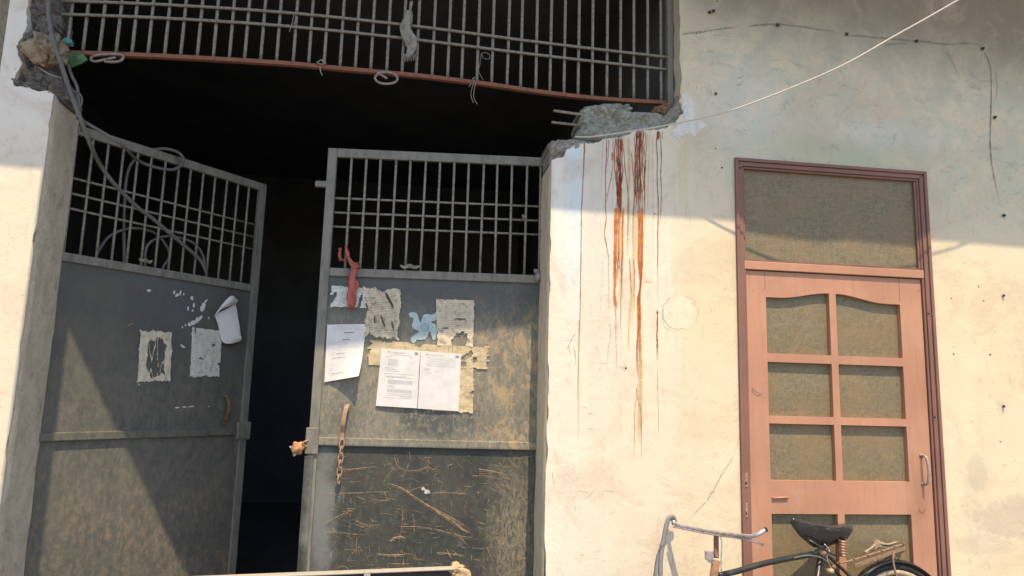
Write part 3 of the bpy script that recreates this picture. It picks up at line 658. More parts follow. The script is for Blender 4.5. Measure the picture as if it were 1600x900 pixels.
def make_gate(F, label, mat):
    root = thing('metal_gate', F.L(0, .1), label, 'gate')
    k = F.box(MB(), -.045, -.002, .1, 2.806, -.028, 0); k.build('hinge_stile', M['gframe'], root, bevel=.003)
    k = F.box(MB(), GW - .048, GW, .1, 2.806, -.03, 0); k.build('free_stile', M['gframe'], root, bevel=.003)
    k = F.box(MB(), -.001, GW - .049, 2.757, 2.806, -.028, -.001); k.build('top_rail', M['gframe'], root, bevel=.003)
    k = F.box(MB(), -.001, GW - .049, 2.102, 2.146, -.028, -.001); k.build('lattice_rail', M['gframe'], root, bevel=.003)
    k = F.box(MB(), -.001, GW - .049, 1.222, 1.264, -.02, .004); k.build('middle_rail', mat, root, bevel=.004)
    k = F.box(MB(), -.001, GW - .049, .1, .15, -.02, .0); k.build('bottom_rail', mat, root, bevel=.004)
    # sheet: slightly dented
    def sheet(z0, z1, nm):
        mb = MB(); nw, nh = 30, 26; vs = []; fs = []
        for j in range(nh + 1):
            for i in range(nw + 1):
                w = -.001 + (GW - .04) * i / nw; z = z0 + (z1 - z0) * j / nh
                e = math.sin(math.pi * i / nw) * math.sin(math.pi * j / nh)
                vs.append(F.L(w, z, -.014 + e * .0035 * nz(w * 3, z * 3, F.h.x)))
        for j in range(nh):
            for i in range(nw): a = j * (nw + 1) + i; fs.append((a, a + 1, a + nw + 2, a + nw + 1))
        mb.add(vs, fs, smooth=True); mb.build(nm, mat, root)
    sheet(1.25, 2.115, 'sheet_panel'); sheet(.12, 1.232, 'sheet_panel')
    vb = MB(); vb.tube([(0, 0, z) for z in (0, .2, .4, .615)], .0068, 7); v0 = vb.build('lattice_bar', M['bar'], root, local=True)
    for i in range(14):
        o = v0 if i == 0 else v0.copy()
        if i: COL.objects.link(o); o.parent = root
        o.location = F.L(.014 + i * .0797, 2.144, -.012) - root.location; o.rotation_euler = (random.uniform(-.004, .004), random.uniform(-.006, .006), 0)
    hb = MB(); hb.tube([F.d * w for w in (0, .4, .8, GW - .046)], .0062, 7)
    h0 = hb.build('cross_bar', M['bar'], root, local=True)
    for i, z in enumerate((2.531, 2.451, 2.373)):
        o = h0 if i == 0 else h0.copy()
        if i: COL.objects.link(o); o.parent = root
        o.location = F.L(-.001, z, -.020) - root.location
    return root
gR = make_gate(RL, 'black metal gate leaf nearly closed, covered in paper notices and scratches', M['gateR'])
gL = make_gate(LL, 'black metal gate leaf swung inward, at the left jamb behind hanging cables', M['gateL'])
# hardware
k = RL.box(MB(), 1.125, 1.192, 1.178, 1.312, .0005, .012); k.build('lock_plate', M['gframe'], gR, bevel=.008)
k = RL.box(MB(), 1.155, 1.235, 2.585, 2.618, -.02, .003); k.build('stop_lug', M['gframe'], gR, bevel=.004)
k = LL.box(MB(), 1.10, 1.20, 1.19, 1.30, -.01, .010); k.build('lock_plate', M['gframe'], gL, bevel=.012)
k = RL.box(MB(), 1.145, 1.19, .1, 1.17, .0005, .009); k.build('edge_strip', mat := M['gateR'], gR, bevel=.002)
def strap(F, pts, w, th, nm, mat, root):
    p3 = smooth_path([F.px(x, y, o) for x, y, o in pts], 5); mb = MB(); vs = []; fs = []
    for i, p in enumerate(p3):
        t_ = (p3[min(i + 1, len(p3) - 1)] - p3[max(i - 1, 0)]).normalized(); sd = F.d; nn = t_.cross(sd).normalized()
        for a, b in ((-1, -1), (1, -1), (1, 1), (-1, 1)): vs.append(p + sd * w * a / 2 + nn * th * b / 2)
    for i in range(len(p3) - 1):
        for k_ in range(4): fs.append((i * 4 + k_, i * 4 + (k_ + 1) % 4, i * 4 + 4 + (k_ + 1) % 4, i * 4 + 4 + k_))
    fs += [(0, 1, 2, 3), tuple(len(vs) - 1 - q for q in range(4))]
    mb.add(vs, fs); return mb.build(nm, mat, root, bevel=.0015)
strap(RL, [(544, 632, .0), (541, 637, .03), (538, 650, .038), (536, 664, .036), (535, 674, .02), (534, 688, .018)], .022, .006, 'pull_handle', M['lugmetal'], gR)
strap(LL, [(352, 617, .0), (356, 624, .03), (358, 636, .036), (354, 650, .03), (350, 662, .0)], .018, .006, 'pull_handle', M['rustiron'], gL)
def link_ring(c, ax1, ax2, r1, r2, t_):
    return [c + ax1 * (r1 * math.cos(a / 14 * 6.283)) + ax2 * (r2 * math.sin(a / 14 * 6.283)) for a in range(14)]
ch = thing('iron_chain', RL.px(534, 690, .02), 'short iron chain hanging from the pull handle on the right gate leaf', 'chain')
n_l = 6
for i in range(n_l):
    x_, y_ = 534 - i * .9, 694 + i * 11; c = RL.px(x_, y_, .022); lk = MB()
    a1 = (RL.d if i % 2 == 0 else RL.n); a1 = (a1 + (RL.n if i % 2 == 0 else RL.d) * .35).normalized()
    lk.tube(link_ring(c, a1, V(.05, 0, 1), .0115, .025, 0), .0042, 6, closed=True); lk.build('chain_link', M['lugmetal'], ch)
# frayed rag tied to the lock plate
pk = thing('frayed_rag', RL.px(466, 700, .0), 'small orange brown frayed rag tied to the lock plate of the right gate leaf', 'rag')
k = MB(); k.tube(smooth_path([RL.px(482, 688, .013), RL.px(476, 690, .022), RL.px(471, 693, .025)], 4), .004, 6); k.tube(smooth_path([RL.px(480, 697, .013), RL.px(474, 697, .022), RL.px(470, 695, .025)], 4), .0035, 6); k.build('tie', M['orangerag'], pk)
RAGQ = [RL.px(474, 692, .022), RL.px(469, 697, .026), RL.px(464, 701, .027), RL.px(459, 705, .024)]
# scratches on gates
def gstroke(mb, F, pts, w, a=1, jit=.0012): stroke(mb, [F.px(x, y, -.0108) for x, y in pts], w, a, jit=jit, n_out=F.n)
sc = MB(); zz = lambda l_: [(400 + x / 3.5556, 647 + y / 3.5556) for x, y in l_]
for pts, w in (([(735, 385), (820, 415), (900, 470), (1000, 530), (1080, 570), (1160, 620), (1225, 660)], .0055), ([(780, 395), (870, 450), (980, 525), (1100, 600), (1200, 650)], .004), ([(1000, 540), (1090, 590), (1150, 640), (1210, 665)], .006), ([(480, 310), (560, 302), (680, 290)], .004), ([(380, 440), (520, 438), (640, 432), (800, 430)], .003), ([(840, 440), (880, 415), (940, 402)], .003), ([(970, 440), (1080, 436), (1210, 445)], .0028), ([(770, 240), (790, 290), (840, 312), (900, 310), (960, 295), (1000, 320), (1050, 332)], .003), ([(850, 200), (855, 250), (830, 320), (800, 365)], .0025), ([(770, 300), (730, 340), (700, 400)], .003), ([(385, 605), (450, 570), (520, 540), (580, 510)], .0035), ([(370, 655), (460, 655), (560, 668), (640, 672)], .003), ([(800, 625), (900, 625), (1000, 640), (1110, 670), (1200, 688), (1300, 700)], .0038), ([(550, 590), (600, 610), (670, 638)], .003), ([(630, 570), (660, 605)], .003), ([(1100, 665), (1140, 690), (1190, 745)], .003), ([(560, 685), (558, 740), (555, 785)], .0025), ([(510, 820), (530, 780), (580, 735)], .0028), ([(670, 775), (760, 782), (845, 775)], .007), ([(1000, 770), (1080, 775), (1180, 792)], .0055), ([(1060, 750), (1075, 780), (1085, 800)], .006), ([(735, 830), (800, 832), (865, 830)], .005), ([(733, 835), (735, 865)], .003), ([(1280, 730), (1300, 780), (1330, 830)], .003), ([(1230, 305), (1330, 320), (1420, 350)], .005), ([(1200, 340), (1290, 345), (1390, 370)], .003), ([(870, 550), (880, 620), (875, 680)], .0025), ([(810, 500), (812, 600), (790, 720)], .0022), ([(640, 470), (700, 480), (760, 465)], .003), ([(760, 690), (800, 680), (830, 690)], .008), ([(740, 705), (770, 690)], .01), ([(460, 840), (500, 850), (520, 875)], .003)):
    gstroke(sc, RL, zz(pts), w * .62, .85); gstroke(sc, RL, [(x + random.uniform(-2, 2), y + random.uniform(1, 4)) for x, y in zz(pts)], w * .3, .6)
for i in range(460):
    x0 = random.uniform(505, 822); y0 = random.uniform(712, 893) if i < 400 else random.uniform(600, 680); l_ = random.uniform(3, 20); a_ = random.choice((0, 0, 1.57, .5)) + random.uniform(-.3, .3)
    gstroke(sc, RL, [(x0, y0), (x0 + l_ * .5 * math.cos(a_), y0 + l_ * .5 * math.sin(a_) + random.uniform(-1, 1)), (x0 + l_ * math.cos(a_), y0 + l_ * math.sin(a_))], random.uniform(.0008, .0026), random.uniform(.25, .8))
for i in range(60):
    x0 = random.uniform(1280, 1400); y0 = random.uniform(640, 720); gstroke(sc, RL, zz([(x0, y0), (x0 + random.uniform(-8, 8), y0 + random.uniform(5, 22))]), .002, .5)
sc.build('paint_scratch', M['st_scr'], gR, alpha=True, kind='stuff')
sw = MB(); gstroke(sw, RL, zz([(920, 410), (945, 425), (970, 440)]), .012, 1); gstroke(sw, RL, zz([(935, 430), (955, 440)]), .012, 1); sw.build('white_scuff', M['st_white'], gR, alpha=True, kind='stuff')
sl_ = MB()
for i in range(60):
    x0 = random.uniform(80, 370); y0 = random.uniform(480, 890); l_ = random.uniform(3, 14); a_ = random.choice((.1, 1.4, -.6)) + random.uniform(-.3, .3)
    gstroke(sl_, LL, [(x0, y0), (x0 + l_ * math.cos(a_), y0 + l_ * math.sin(a_))], random.uniform(.0008, .002), random.uniform(.15, .4))
gstroke(sl_, LL, [(192, 520), (205, 505), (212, 512)], .006, .4); gstroke(sl_, LL, [(276, 612), (280, 604), (288, 606)], .003, .5)
sl_.build('paint_scratch', M['st_scr'], gL, alpha=True, kind='stuff')

# ------------------------------------------------------------------ papers
def paper(name, F, quad, mat, label, cat, nu=34, nv=46, keep=None, off=None, base=.004, cr=.0, lines=None, group=None, seed=0, solid=.0008):
    """sheet of paper pasted on leaf F; quad px TL TR BR BL; keep(u,v) false where torn; off(u,v) distance it stands off"""
    q = [F.px(x, y, 0) for x, y in quad]
    root = thing(name, (q[2] + q[3]) / 2, label, cat, group)
    def pt(u, v, e=0):
        p = q[0] * (1 - u) * (1 - v) + q[1] * u * (1 - v) + q[2] * u * v + q[3] * (1 - u) * v
        o = -.012 + .012 * 0 + base + e
        if off: o += off(u, v)
        if cr: o += cr * (nz(u * 7, v * 8, seed) + .6 * abs(nz(u * 15, v * 17, seed + 3)))
        return p + F.n * o
    vs = []; idx = {}; fs = []
    for j in range(nv):
        for i in range(nu):
            u, v = (i + .5) / nu, (j + .5) / nv
            if keep and not keep(u, v): continue
            f = []
            for a, b in ((i, j), (i + 1, j), (i + 1, j + 1), (i, j + 1)):
                if (a, b) not in idx: idx[a, b] = len(vs); vs.append(pt(a / nu, b / nv))
                f.append(idx[a, b])
            fs.append(tuple(f))
    mb = MB(); mb.add(vs, fs, smooth=True); mb.build('sheet', mat, root, solid=0)
    if lines:
        for nm, mt, segs in lines:
            lb = MB()
            for (u0, u1, v, h) in segs:
                n = max(1, int((u1 - u0) * 22)); b = len(lb.v); vv = []; ff = []
                for i in range(n + 1):
                    u = u0 + (u1 - u0) * i / n; vv += [pt(u, v - h / 2, .0007), pt(u, v + h / 2, .0007)]
                for i in range(n): ff.append((2 * i, 2 * i + 1, 2 * i + 3, 2 * i + 2))
                lb.add(vv, ff)
            lb.build(nm, mt, root, kind='stuff')
    return root
def words(u0, u1, v, h=.006, gap=.012):
    out = []; u = u0
    while u < u1 - .01:
        w = random.uniform(.02, .07); out.append((u, min(u + w, u1), v, h)); u += w + gap
    return out
BASEOFF = 0
# base: sheet_panel front is at offset -.012 -> papers sit 1-4 mm above it
def text_form():
    k = []; 
    for v in (.03, .05, .07, .095): k += words(.15, .85, v, .005)
    k += words(.75, .93, .10, .012)
    g_ = []
    for i in range(22): g_ += words(.12 if i % 3 else .3, .55 + .3 * (i % 4 == 0), .30 + i * .03, .004)
    hd = words(.45, .72, .155, .022, .004) + words(.42, .62, .28, .018, .004) + words(.28, .50, .53, .012) + words(.20, .55, .60, .012) + words(.2, .5, .875, .010)
    return [('printed_text', M['inklight'], k + g_ + [(.2, .203, .5, .8), (.38, .383, .4, .6)]), ('printed_heading', M['ink'], hd)]
def curl1(u, v): return .002 + .065 * max(0, (v - .45) / .55) ** 2 * max(0, (u - .15) / .85) ** 1.3 + .006 * max(0, v - .6) * math.sin(u * 5)
paper('paper_notice', RL, [(511, 507), (572, 506), (563, 588), (506.5, 597)], M['paper'], 'white printed form with its lower right corner curling off the right gate leaf', 'notice', keep=None, off=curl1, base=.004, lines=text_form(), seed=1)
def lettertext(n):
    g_ = []
    if n == 0:
        g_ += words(.25, .8, .10, .008) + words(.36, .62, .07, .006) + words(.15, .27, .135, .008) + words(.75, .87, .14, .008)
        for i in range(6): g_ += words(.2, .46, .185 + i * .021, .009)
        g_ += words(.14, .36, .33, .009) + words(.16, .48, .355, .009) + words(.18, .50, .385, .009) + words(.13, .85, .43, .009) + words(.17, .7, .475, .009) + words(.2, .84, .49, .009)
        for v in (.54, .555, .57, .585, .6, .64, .665, .70, .715, .73, .745, .775, .80): g_ += words(.24, .86 if v not in (.64, .665) else .42, v, .006)
        g_ += words(.55, .86, .815, .010) + words(.15, .85, .845, .006)
        rd = [(.17, .23, .05, .035)] + words(.26, .62, .055, .010)
    else:
        for v in (.10, .13, .16, .19, .22, .245): g_ += words(.16, .88, v, .006)
        g_ += words(.12, .25, .30, .008) + words(.12, .24, .32, .008) + words(.14, .3, .37, .008) + words(.4, .47, .345, .008)
        rd = [(.13, .19, .05, .035)] + words(.22, .60, .055, .010)
    return [('printed_text', M['inklight'], g_), ('printed_heading', M['inkred'], rd), ('printed_block', M['ink'], [(.86, .95, .055, .045)])]
paper('paper_notice', RL, [(596, 544), (656.5, 548), (651.5, 638), (587, 634)], M['paper'], 'left sheet of the pair of bright white typed letters on the right gate leaf', 'notice', off=lambda u, v: .003 + .003 * math.sin(u * 3.1) * v, base=.005, lines=lettertext(0), group='two typed letters side by side on the gate', seed=2)
paper('paper_notice', RL, [(657.5, 548.3), (720.5, 553), (716.5, 642.5), (652.5, 638.3)], M['paper'], 'right sheet of the pair of bright white typed letters, text only in its top third', 'notice', off=lambda u, v: .003 + .003 * math.sin(u * 3.1 + .6) * v + .0025 * max(0, nz((u + v) * 4, (u - v) * 1.2, 5)), base=.005, lines=lettertext(1), group='two typed letters side by side on the gate', seed=3)
def torn(seed, amt=.04, holes=()):
    def k(u, v):
        e = amt * (1 + nz(u * 9, v * 9, seed) * 1.2 + 2.4 * max(0, nz(u * 3.1, v * 3.1, seed + 7)) + .8 * nz(u * 23, v * 23, seed))
        if u < e * .7 or u > 1 - e * .7 or v < e * .6 or v > 1 - e * .6: return False
        for (hu, hv, ru, rv, sk) in holes:
            a = (u - hu + sk * (v - hv)) / ru; b = (v - hv) / rv
            if a * a + b * b < 1 + .6 * nz(u * 14, v * 14, seed + 2): return False
        return True
    return k
rows = lambda v0, v1, n, u0=.1, u1=.9, h=.006: sum([words(u0, u1, v0 + (v1 - v0) * i / n, h) for i in range(n)], [])
paper('old_notice', RL, [(516, 445), (576, 449), (574, 482), (514, 480)], M['papergreen'], 'pale greenish torn strip of old notice behind the red cloth on the gate', 'notice', keep=torn(1, .05, ((.80, .65, .04, .35, .1), (.06, .6, .08, .3, .3))), cr=.004, lines=[('printed_text', M['ink'], rows(.25, .8, 6, .25, .72, .02))], seed=11)
paper('old_notice', RL, [(567, 446), (629, 450), (625, 533), (568, 528)], M['paperold'], 'tall crinkled stained notice with slit tears, below the lattice at the gate middle', 'notice', nu=50, nv=64, keep=torn(2, .05, ((.68, .25, .045, .14, -.75), (.52, .66, .035, .1, -.5), (.78, .72, .03, .08, -.3), (.05, .45, .06, .18, .1), (.3, .63, .015, .09, 0))), cr=.010, base=.006, lines=[('printed_text', M['rustiron'], rows(.08, .92, 26, .14, .88, .006))], seed=12)
paper('old_notice', RL, [(680, 466), (743, 468), (740, 543), (682, 541)], M['paperold'], 'greyish notice with a ragged hole torn from its bottom, beside the blue pinwheel sticker', 'notice', nu=50, nv=60, keep=torn(3, .025, ((.62, .86, .21, .17, .3), (.62, .42, .13, .022, 1.2), (.25, .62, .08, .02, .8))), cr=.005, base=.005, lines=[('printed_text', M['ink'], rows(.1, .8, 16, .12, .9, .006))], seed=13)
paper('glued_paper', RL, [(571, 531), (768, 541), (766, 577), (571, 570)], M['papertan'], 'long tan strip of glued paper running behind the two typed letters', 'paper', nu=90, nv=20, keep=torn(4, .03, ((.42, .06, .03, .14, 0), (.80, .5, .035, .16, .2), (.78, .8, .025, .14, 0), (.87, .62, .02, .12, 0), (.835, .36, .015, .16, 0))), cr=.002, base=.0025, lines=[('printed_text', M['stickline'], [(.955, .975, .62, .14)]), ('paper_scar', M['rustiron'], [(.655, .658, .2, .35), (.69, .693, .2, .3), (.725, .728, .2, .4)])], seed=14)
paper('glued_paper', RL, [(682, 572), (741, 575), (741, 646), (674, 643)], M['papertan'], 'creased tan paper sticking out below and right of the typed letters', 'paper', keep=torn(5, .02, ((.97, .55, .07, .04, 0),)), cr=.004, base=.002, seed=15)
paper('peeled_paper', LL, [(219, 514), (272, 517), (268, 597), (215, 599)], M['paperrust'], 'peeling paper with its middle torn away, leftmost on the left gate leaf', 'paper', nu=50, nv=66, keep=lambda u, v: torn(6, .03)(u, v) and not (abs((u - .53) / .28) ** 3.5 + abs((v - .53) / .36) ** 3.5 < 1 + .9 * nz(u * 8, v * 7, 3) and abs(nz(u * 5 + 4, v * 1.3, 8)) > .03), cr=.006, base=.004, seed=16)
paper('peeled_paper', LL, [(301, 510), (350, 516), (345, 590), (297, 590)], M['paperwhite'], 'whitish weathered paper with small black tears, under the curled sheet', 'paper', nu=50, nv=66, keep=torn(7, .03, ((.35, .62, .10, .022, -1.6), (.72, .33, .06, .03, 0), (.12, .08, .03, .06, 0), (.95, .72, .05, .03, 0))), cr=.003, base=.003, lines=[('printed_text', M['papertan'], rows(.1, .9, 14, .1, .9, .006))], seed=17)
# curled loose sheet on left leaf
def loose():
    root = thing('loose_paper', LL.px(356, 530, 0), 'white sheet folding forward off the left gate leaf beside its lattice rail', 'paper')
    A = [LL.px(x, y, o) for x, y, o in ((335, 492, .0), (341, 509, .0), (347, 533, .004), (360, 537, .02), (375, 533, .035))]
    B = [LL.px(x, y, o) for x, y, o in ((368, 474, .012), (371, 490, .03), (373, 503, .04), (375, 515, .045), (376, 524, .045))]
    mb = MB(); vs = []; fs = []; n = len(A) - 1; nv = 5
    A = smooth_path(A, 4); B = smooth_path(B, 4); n = len(A)
    for i in range(n):
        for j in range(nv + 1): u = j / nv; vs.append(A[i] * (1 - u) + B[i] * u + LL.n * (.012 * math.sin(u * 3.1)))
    for i in range(n - 1):
        for j in range(nv): a = i * (nv + 1) + j; fs.append((a, a + 1, a + nv + 2, a + nv + 1))
    mb.add(vs, fs, smooth=True); mb.build('sheet', M['paper'], root)
    mb = MB(); C_ = smooth_path([LL.px(x, y, o) for x, y, o in ((335, 493, .003), (345, 484, .03), (357, 479, .04), (368, 475, .022))], 4); D_ = smooth_path([LL.px(x, y, o) for x, y, o in ((336, 491, .002), (349, 473, .03), (362, 462, .045), (371, 468, .03))], 4)
    vs = []; fs = []
    for i in range(len(C_)):
        for j in range(5): u = j / 4; vs.append(C_[i] * (1 - u) + D_[i] * u + LL.n * (.014 * math.sin(u * 3.1)))
    for i in range(len(C_) - 1):
        for j in range(4): a = i * 5 + j; fs.append((a, a + 1, a + 6, a + 5))
    mb.add(vs, fs, smooth=True); mb.build('folded_flap', M['paper'], root)
loose()
fl = MB()
def flake(cx, cy, rx, ry, seed, rot=0):
    pts = []
    for i in range(11):
        a = i / 11 * 6.283; r_ = 1 + .55 * nz(math.cos(a) * 2 + seed, math.sin(a) * 2, seed); x, y = rx * r_ * math.cos(a), ry * r_ * math.sin(a)
        pts.append((cx + x * math.cos(rot) - y * math.sin(rot), cy + x * math.sin(rot) + y * math.cos(rot)))
    fl.add([LL.px(cx, cy, -.0095)] + [LL.px(x, y, -.0098) for x, y in pts], [(0, i + 1, (i + 1) % 11 + 1) for i in range(11)])
for i, (x, y, rx, ry, ro) in enumerate(((233, 454, 3.5, 2, 0), (272, 457, 1.5, 3, 0), (277, 461, 4, 2, -.5), (282, 457, 1.5, 4, .2), (287, 460, 1.2, 2, 0), (300, 466, 2.5, 3.5, -.4), (303, 477, 2, 3.5, 0), (294, 482, 1.3, 4, 0), (301, 485, 1.5, 2, 0), (317, 480, 3.5, 7, .3), (322, 470, 1.5, 3.5, .9), (326, 497, 1.2, 2, 0), (296, 507, 3, 3, 0), (302, 504, 4, 3.5, -.6), (308, 500, 3, 5, .5), (313, 497, 2, 5, .5), (285, 511, 1, 2, 0), (290, 508, 1, 2, 0), (277, 637, 3, 1.4, -.1), (288, 636, 3.5, .9, 0), (299, 635, 5, 1, -.1), (326, 635, 1, .8, 0), (286, 541, 5, 1.5, .6), (217, 601, 1, 1.5, 0))):
    flake(x, y, rx, ry, i * 1.7, ro)
fl.build('paper_flake', M['paper'], gL, kind='stuff')
# pale blue pinwheel sticker
stk = thing('pinwheel_sticker', RL.px(664, 534, 0), 'light blue curled arm pinwheel sticker, partly under the greyish notice', 'sticker')
zs = lambda l_: [(500 + x / 5.625, 440 + y / 5.625) for x, y in l_]
arm = zs([(778, 288), (790, 272), (815, 268), (845, 275), (862, 300), (868, 335), (885, 362), (893, 340), (905, 300), (925, 284), (980, 290), (1010, 280), (1022, 262), (1040, 275), (1040, 320), (1010, 345), (975, 350), (985, 362), (1015, 375), (1030, 405), (1022, 470), (1010, 512), (990, 512), (978, 470), (968, 432), (955, 445), (945, 480), (925, 508), (880, 512), (850, 510), (835, 535), (815, 542), (798, 520), (800, 490), (825, 470), (860, 452), (872, 438), (850, 425), (815, 412), (806, 385), (818, 345), (820, 318), (795, 315)])
a2 = [V(x, y, 0) for x, y in arm]
mb = MB(); mb.prism([(p.x, p.y) for p in a2], [], lambda u, v, d: RL.px(u, v, d), -.0095, -.0105); mb.build('sticker_face', M['sticker'], stk)
mb = MB(); cx, cy = zs([(922, 400)])[0]
for r_ in (6.2, 3.2):
    mb.tube([RL.px(cx + r_ * math.cos(a / 18 * 6.283), cy + r_ * math.sin(a / 18 * 6.283), -.009) for a in range(18)], .0014, 4, closed=True)
for dx, dy in ((0, -13), (12, 0), (0, 12), (-11, 1)): mb.tube([RL.px(cx + dx, cy + dy, -.0094), RL.px(cx + dx, cy + dy, -.0088)], .003, 8)
mb.build('sticker_print', M['stickline'], stk)

# ------------------------------------------------------------------ cloth, rags and bits of string
def ribbon(mb, pts, widths, th, wr=.25, seed=0, n=16, nrm=V(0, -1, 0)):
    ps = smooth_path(pts, 6); N = len(ps); vs = []; fs = []
    for i, p in enumerate(ps):
        u = i / (N - 1) * (len(widths) - 1); a = int(min(u, len(widths) - 2)); w = widths[a] + (widths[a + 1] - widths[a]) * (u - a)
        t_ = (ps[min(i + 1, N - 1)] - ps[max(i - 1, 0)]).normalized(); sd = t_.cross(nrm).normalized(); nn = sd.cross(t_)
        for k in range(n):
            g = 2 * math.pi * k / n; fold = 1 + wr * nz(math.cos(g) * 1.8 + seed, math.sin(g) * 1.8, i * .13) + wr * .8 * nz(math.cos(g) * 4 + seed, math.sin(g) * 4, i * .22)
            vs.append(p + sd * math.cos(g) * w * fold + nn * (math.sin(g) * th * fold + .35 * th * math.sin(math.cos(g) * 5 + seed + i * .05)))
    for i in range(N - 1):
        for k in range(n): l_ = (k + 1) % n; fs.append((i * n + k, i * n + l_, i * n + n + l_, i * n + n + k))
    fs += [tuple(reversed(range(n))), tuple(range((N - 1) * n, N * n))]
    mb.add(vs, fs, smooth=True); return mb
def crumple(mb, c, r, seed, amp=.35, flat=(1, 1, 1), sub=3):
    bm = bmesh.new(); bmesh.ops.create_icosphere(bm, subdivisions=sub, radius=1)
    vs = []
    for v in bm.verts:
        d = v.co.normalized(); k = 1 + amp * (nz(d.x * 1.6 + seed, d.y * 1.6, d.z * 1.6) * 1.3 - abs(nz(d.x * 3.2 + seed, d.y * 3.2, d.z * 3.2)) * 1.6 - .5 * abs(nz(d.x * 8 + seed, d.y * 8, d.z * 8)))
        vs.append(Vector(c) + Vector((d.x * r[0], d.y * r[1], d.z * r[2])) * k)
    mb.add(vs, [tuple(v.index for v in f.verts) for f in bm.faces], smooth=sub > 3); bm.free(); return mb
mb = ribbon(MB(), RAGQ, [.012, .026, .030, .018], .017, .7, 14, 18); mb.build('rag_lump', M['orangerag'], pk)
mb = MB()
for i in range(13):
    a_ = i / 12; b_ = RL.px(457 + a_ * 7, 698 + a_ * 11, .024); e_ = RL.px(453 + a_ * 6 + random.uniform(-2, 1), 697 + a_ * 15 + random.uniform(-2, 2), .024 + random.uniform(-.01, .01)); mb.tube([RL.px(462, 702, .024), b_, e_], [.008, .005, .0012], 5)
mb.build('frayed_end', M['paper'], pk, kind='stuff')
rc = thing('red_cloth', RL.px(550, 415, .02), 'faded red cloth knotted through the lattice and hanging over the right gate leaf', 'cloth')
mb = ribbon(MB(), [RL.px(554, 417, .02), RL.px(551, 430, .022), RL.px(552, 448, .02), RL.px(550, 464, .018), RL.px(549, 478, .016)], [.012, .014, .020, .016, .021, .018], .007, .8, 3, 24)
mb.build('hanging_tail', M['clothred'], rc)
mb = ribbon(MB(), [RL.px(541, 383, .004), RL.px(542, 395, .012), RL.px(546, 406, .018), RL.px(553, 415, .02), RL.px(561, 416, .012)], [.004, .009, .007, .013, .008], .006, .9, 5, 20)
crumple(mb, RL.px(553, 417, .022), (.017, .014, .015), 2, .3); mb.build('knot', M['clothred'], rc)
mb = ribbon(MB(), [RL.px(533, 387, -.02), RL.px(531, 396, -.026), RL.px(532, 405, -.02), RL.px(540, 406, .0)], [.004, .010, .006, .004], .004, .9, 9); mb.build('loop', M['clothred'], rc)
rg = thing('hanging_rag', P(640, 60, GY - .03), 'dirty grey rag tied to the high grille, above the gap between gate leaves', 'rag')
mb = ribbon(MB(), [P(643, 2, GY - .03), P(641, 14, GY - .03), P(640, 22, GY - .03)], [.009, .006, .008], .006, .3, 1); mb.build('tied_strip', M['clothgrey'], rg)
mb = ribbon(MB(), [P(640, 18, GY - .03), P(637, 32, GY - .04), P(634, 46, GY - .04), P(640, 62, GY - .04), P(643, 76, GY - .04), P(636, 90, GY - .035)], [.010, .022, .028, .027, .022, .012], .012, .55, 4, 20); mb.build('rag_body', M['clothgrey'], rg)
mb = MB()
for i in range(14):
    x0 = 544.5 + i * .75; mb.tube([RL.px(x0, 474, .018), RL.px(x0 + random.uniform(-.6, .6), 479, .018), RL.px(x0 + random.uniform(-1.5, 1.5), 483 + random.uniform(-1, 2), .018)], [.0025, .002, .0006], 4)
for x0, y0, dx, dy in ((541, 386, -1, -8), (545, 400, -5, 3), (553, 414, 8, -6), (532, 392, -4, -5), (551, 430, -5, 4), (556, 420, 4, 9), (548, 445, -4, 8), (532, 402, -2, 7)):
    mb.tube([RL.px(x0, y0, .022), RL.px(x0 + dx * .6, y0 + dy * .4, .026), RL.px(x0 + dx, y0 + dy, .024)], [.005, .003, .0006], 5)
mb.build('frayed_edge', M['clothred'], rc, kind='stuff')
mb = MB()
for i in range(9):
    x0 = 631 + i * 2.2; mb.tube([P(x0, 84, GY - .035), P(x0 - .5, 90, GY - .035), P(x0 - 1 + random.uniform(-1, 1), 94 + random.uniform(-2, 3), GY - .035)], [.003, .003, .001], 4)
mb.build('frayed_edge', M['clothgrey'], rg, kind='stuff')
def oneobj(name, mb, mat, label, cat, group=None, loc=None, bevel=0):
    o = mb.build(name, mat, None, bevel=bevel, loc=loc); return tag(o, label, cat, group)
oneobj('crumpled_rag', crumple(crumple(MB(), P(72, 73, -.03), (.085, .06, .075), 5, .5, sub=4), P(90, 82, -.02), (.04, .045, .07), 9, .5, sub=4), M['clothtan'], 'tan crumpled rag stuffed in the broken wall corner under the grille', 'rag', loc=P(72, 90, -.03))
mb = MB(); Rb = Matrix.Rotation(.55, 3, 'Y') @ Matrix.Rotation(.3, 3, 'Z')
mb.box(P(60, 88, .0), (.06, .05, .030), Rb); mb.build('x', M['brick']) if 0 else None
ob = oneobj('loose_brick', mb, M['brick'], 'pink broken brick wedged in the wall corner below the tan rag', 'brick', loc=P(55, 95, -.005), bevel=.006)
oneobj('torn_rag', ribbon(crumple(MB(), P(105, 66, GY - .04), (.03, .02, .018), 6, .5), [P(96, 72, GY - .04), P(104, 64, GY - .05), P(113, 66, GY - .04)], [.014, .018, .008], .008, .6, 2), M['clothteal'], 'small teal rag on the left end of the red grille bar', 'rag', loc=P(105, 72, GY - .04))
oneobj('plastic_scrap', ribbon(MB(), [P(98, 92, GY - .03), P(112, 94, GY - .04), P(124, 92, GY - .045), P(132, 88, GY - .04)], [.02, .032, .028, .02], .012, .5, 7), M['clothgreen'], 'dull green plastic scrap hanging below the left end of the grille', 'scrap', loc=P(112, 96, GY - .03))
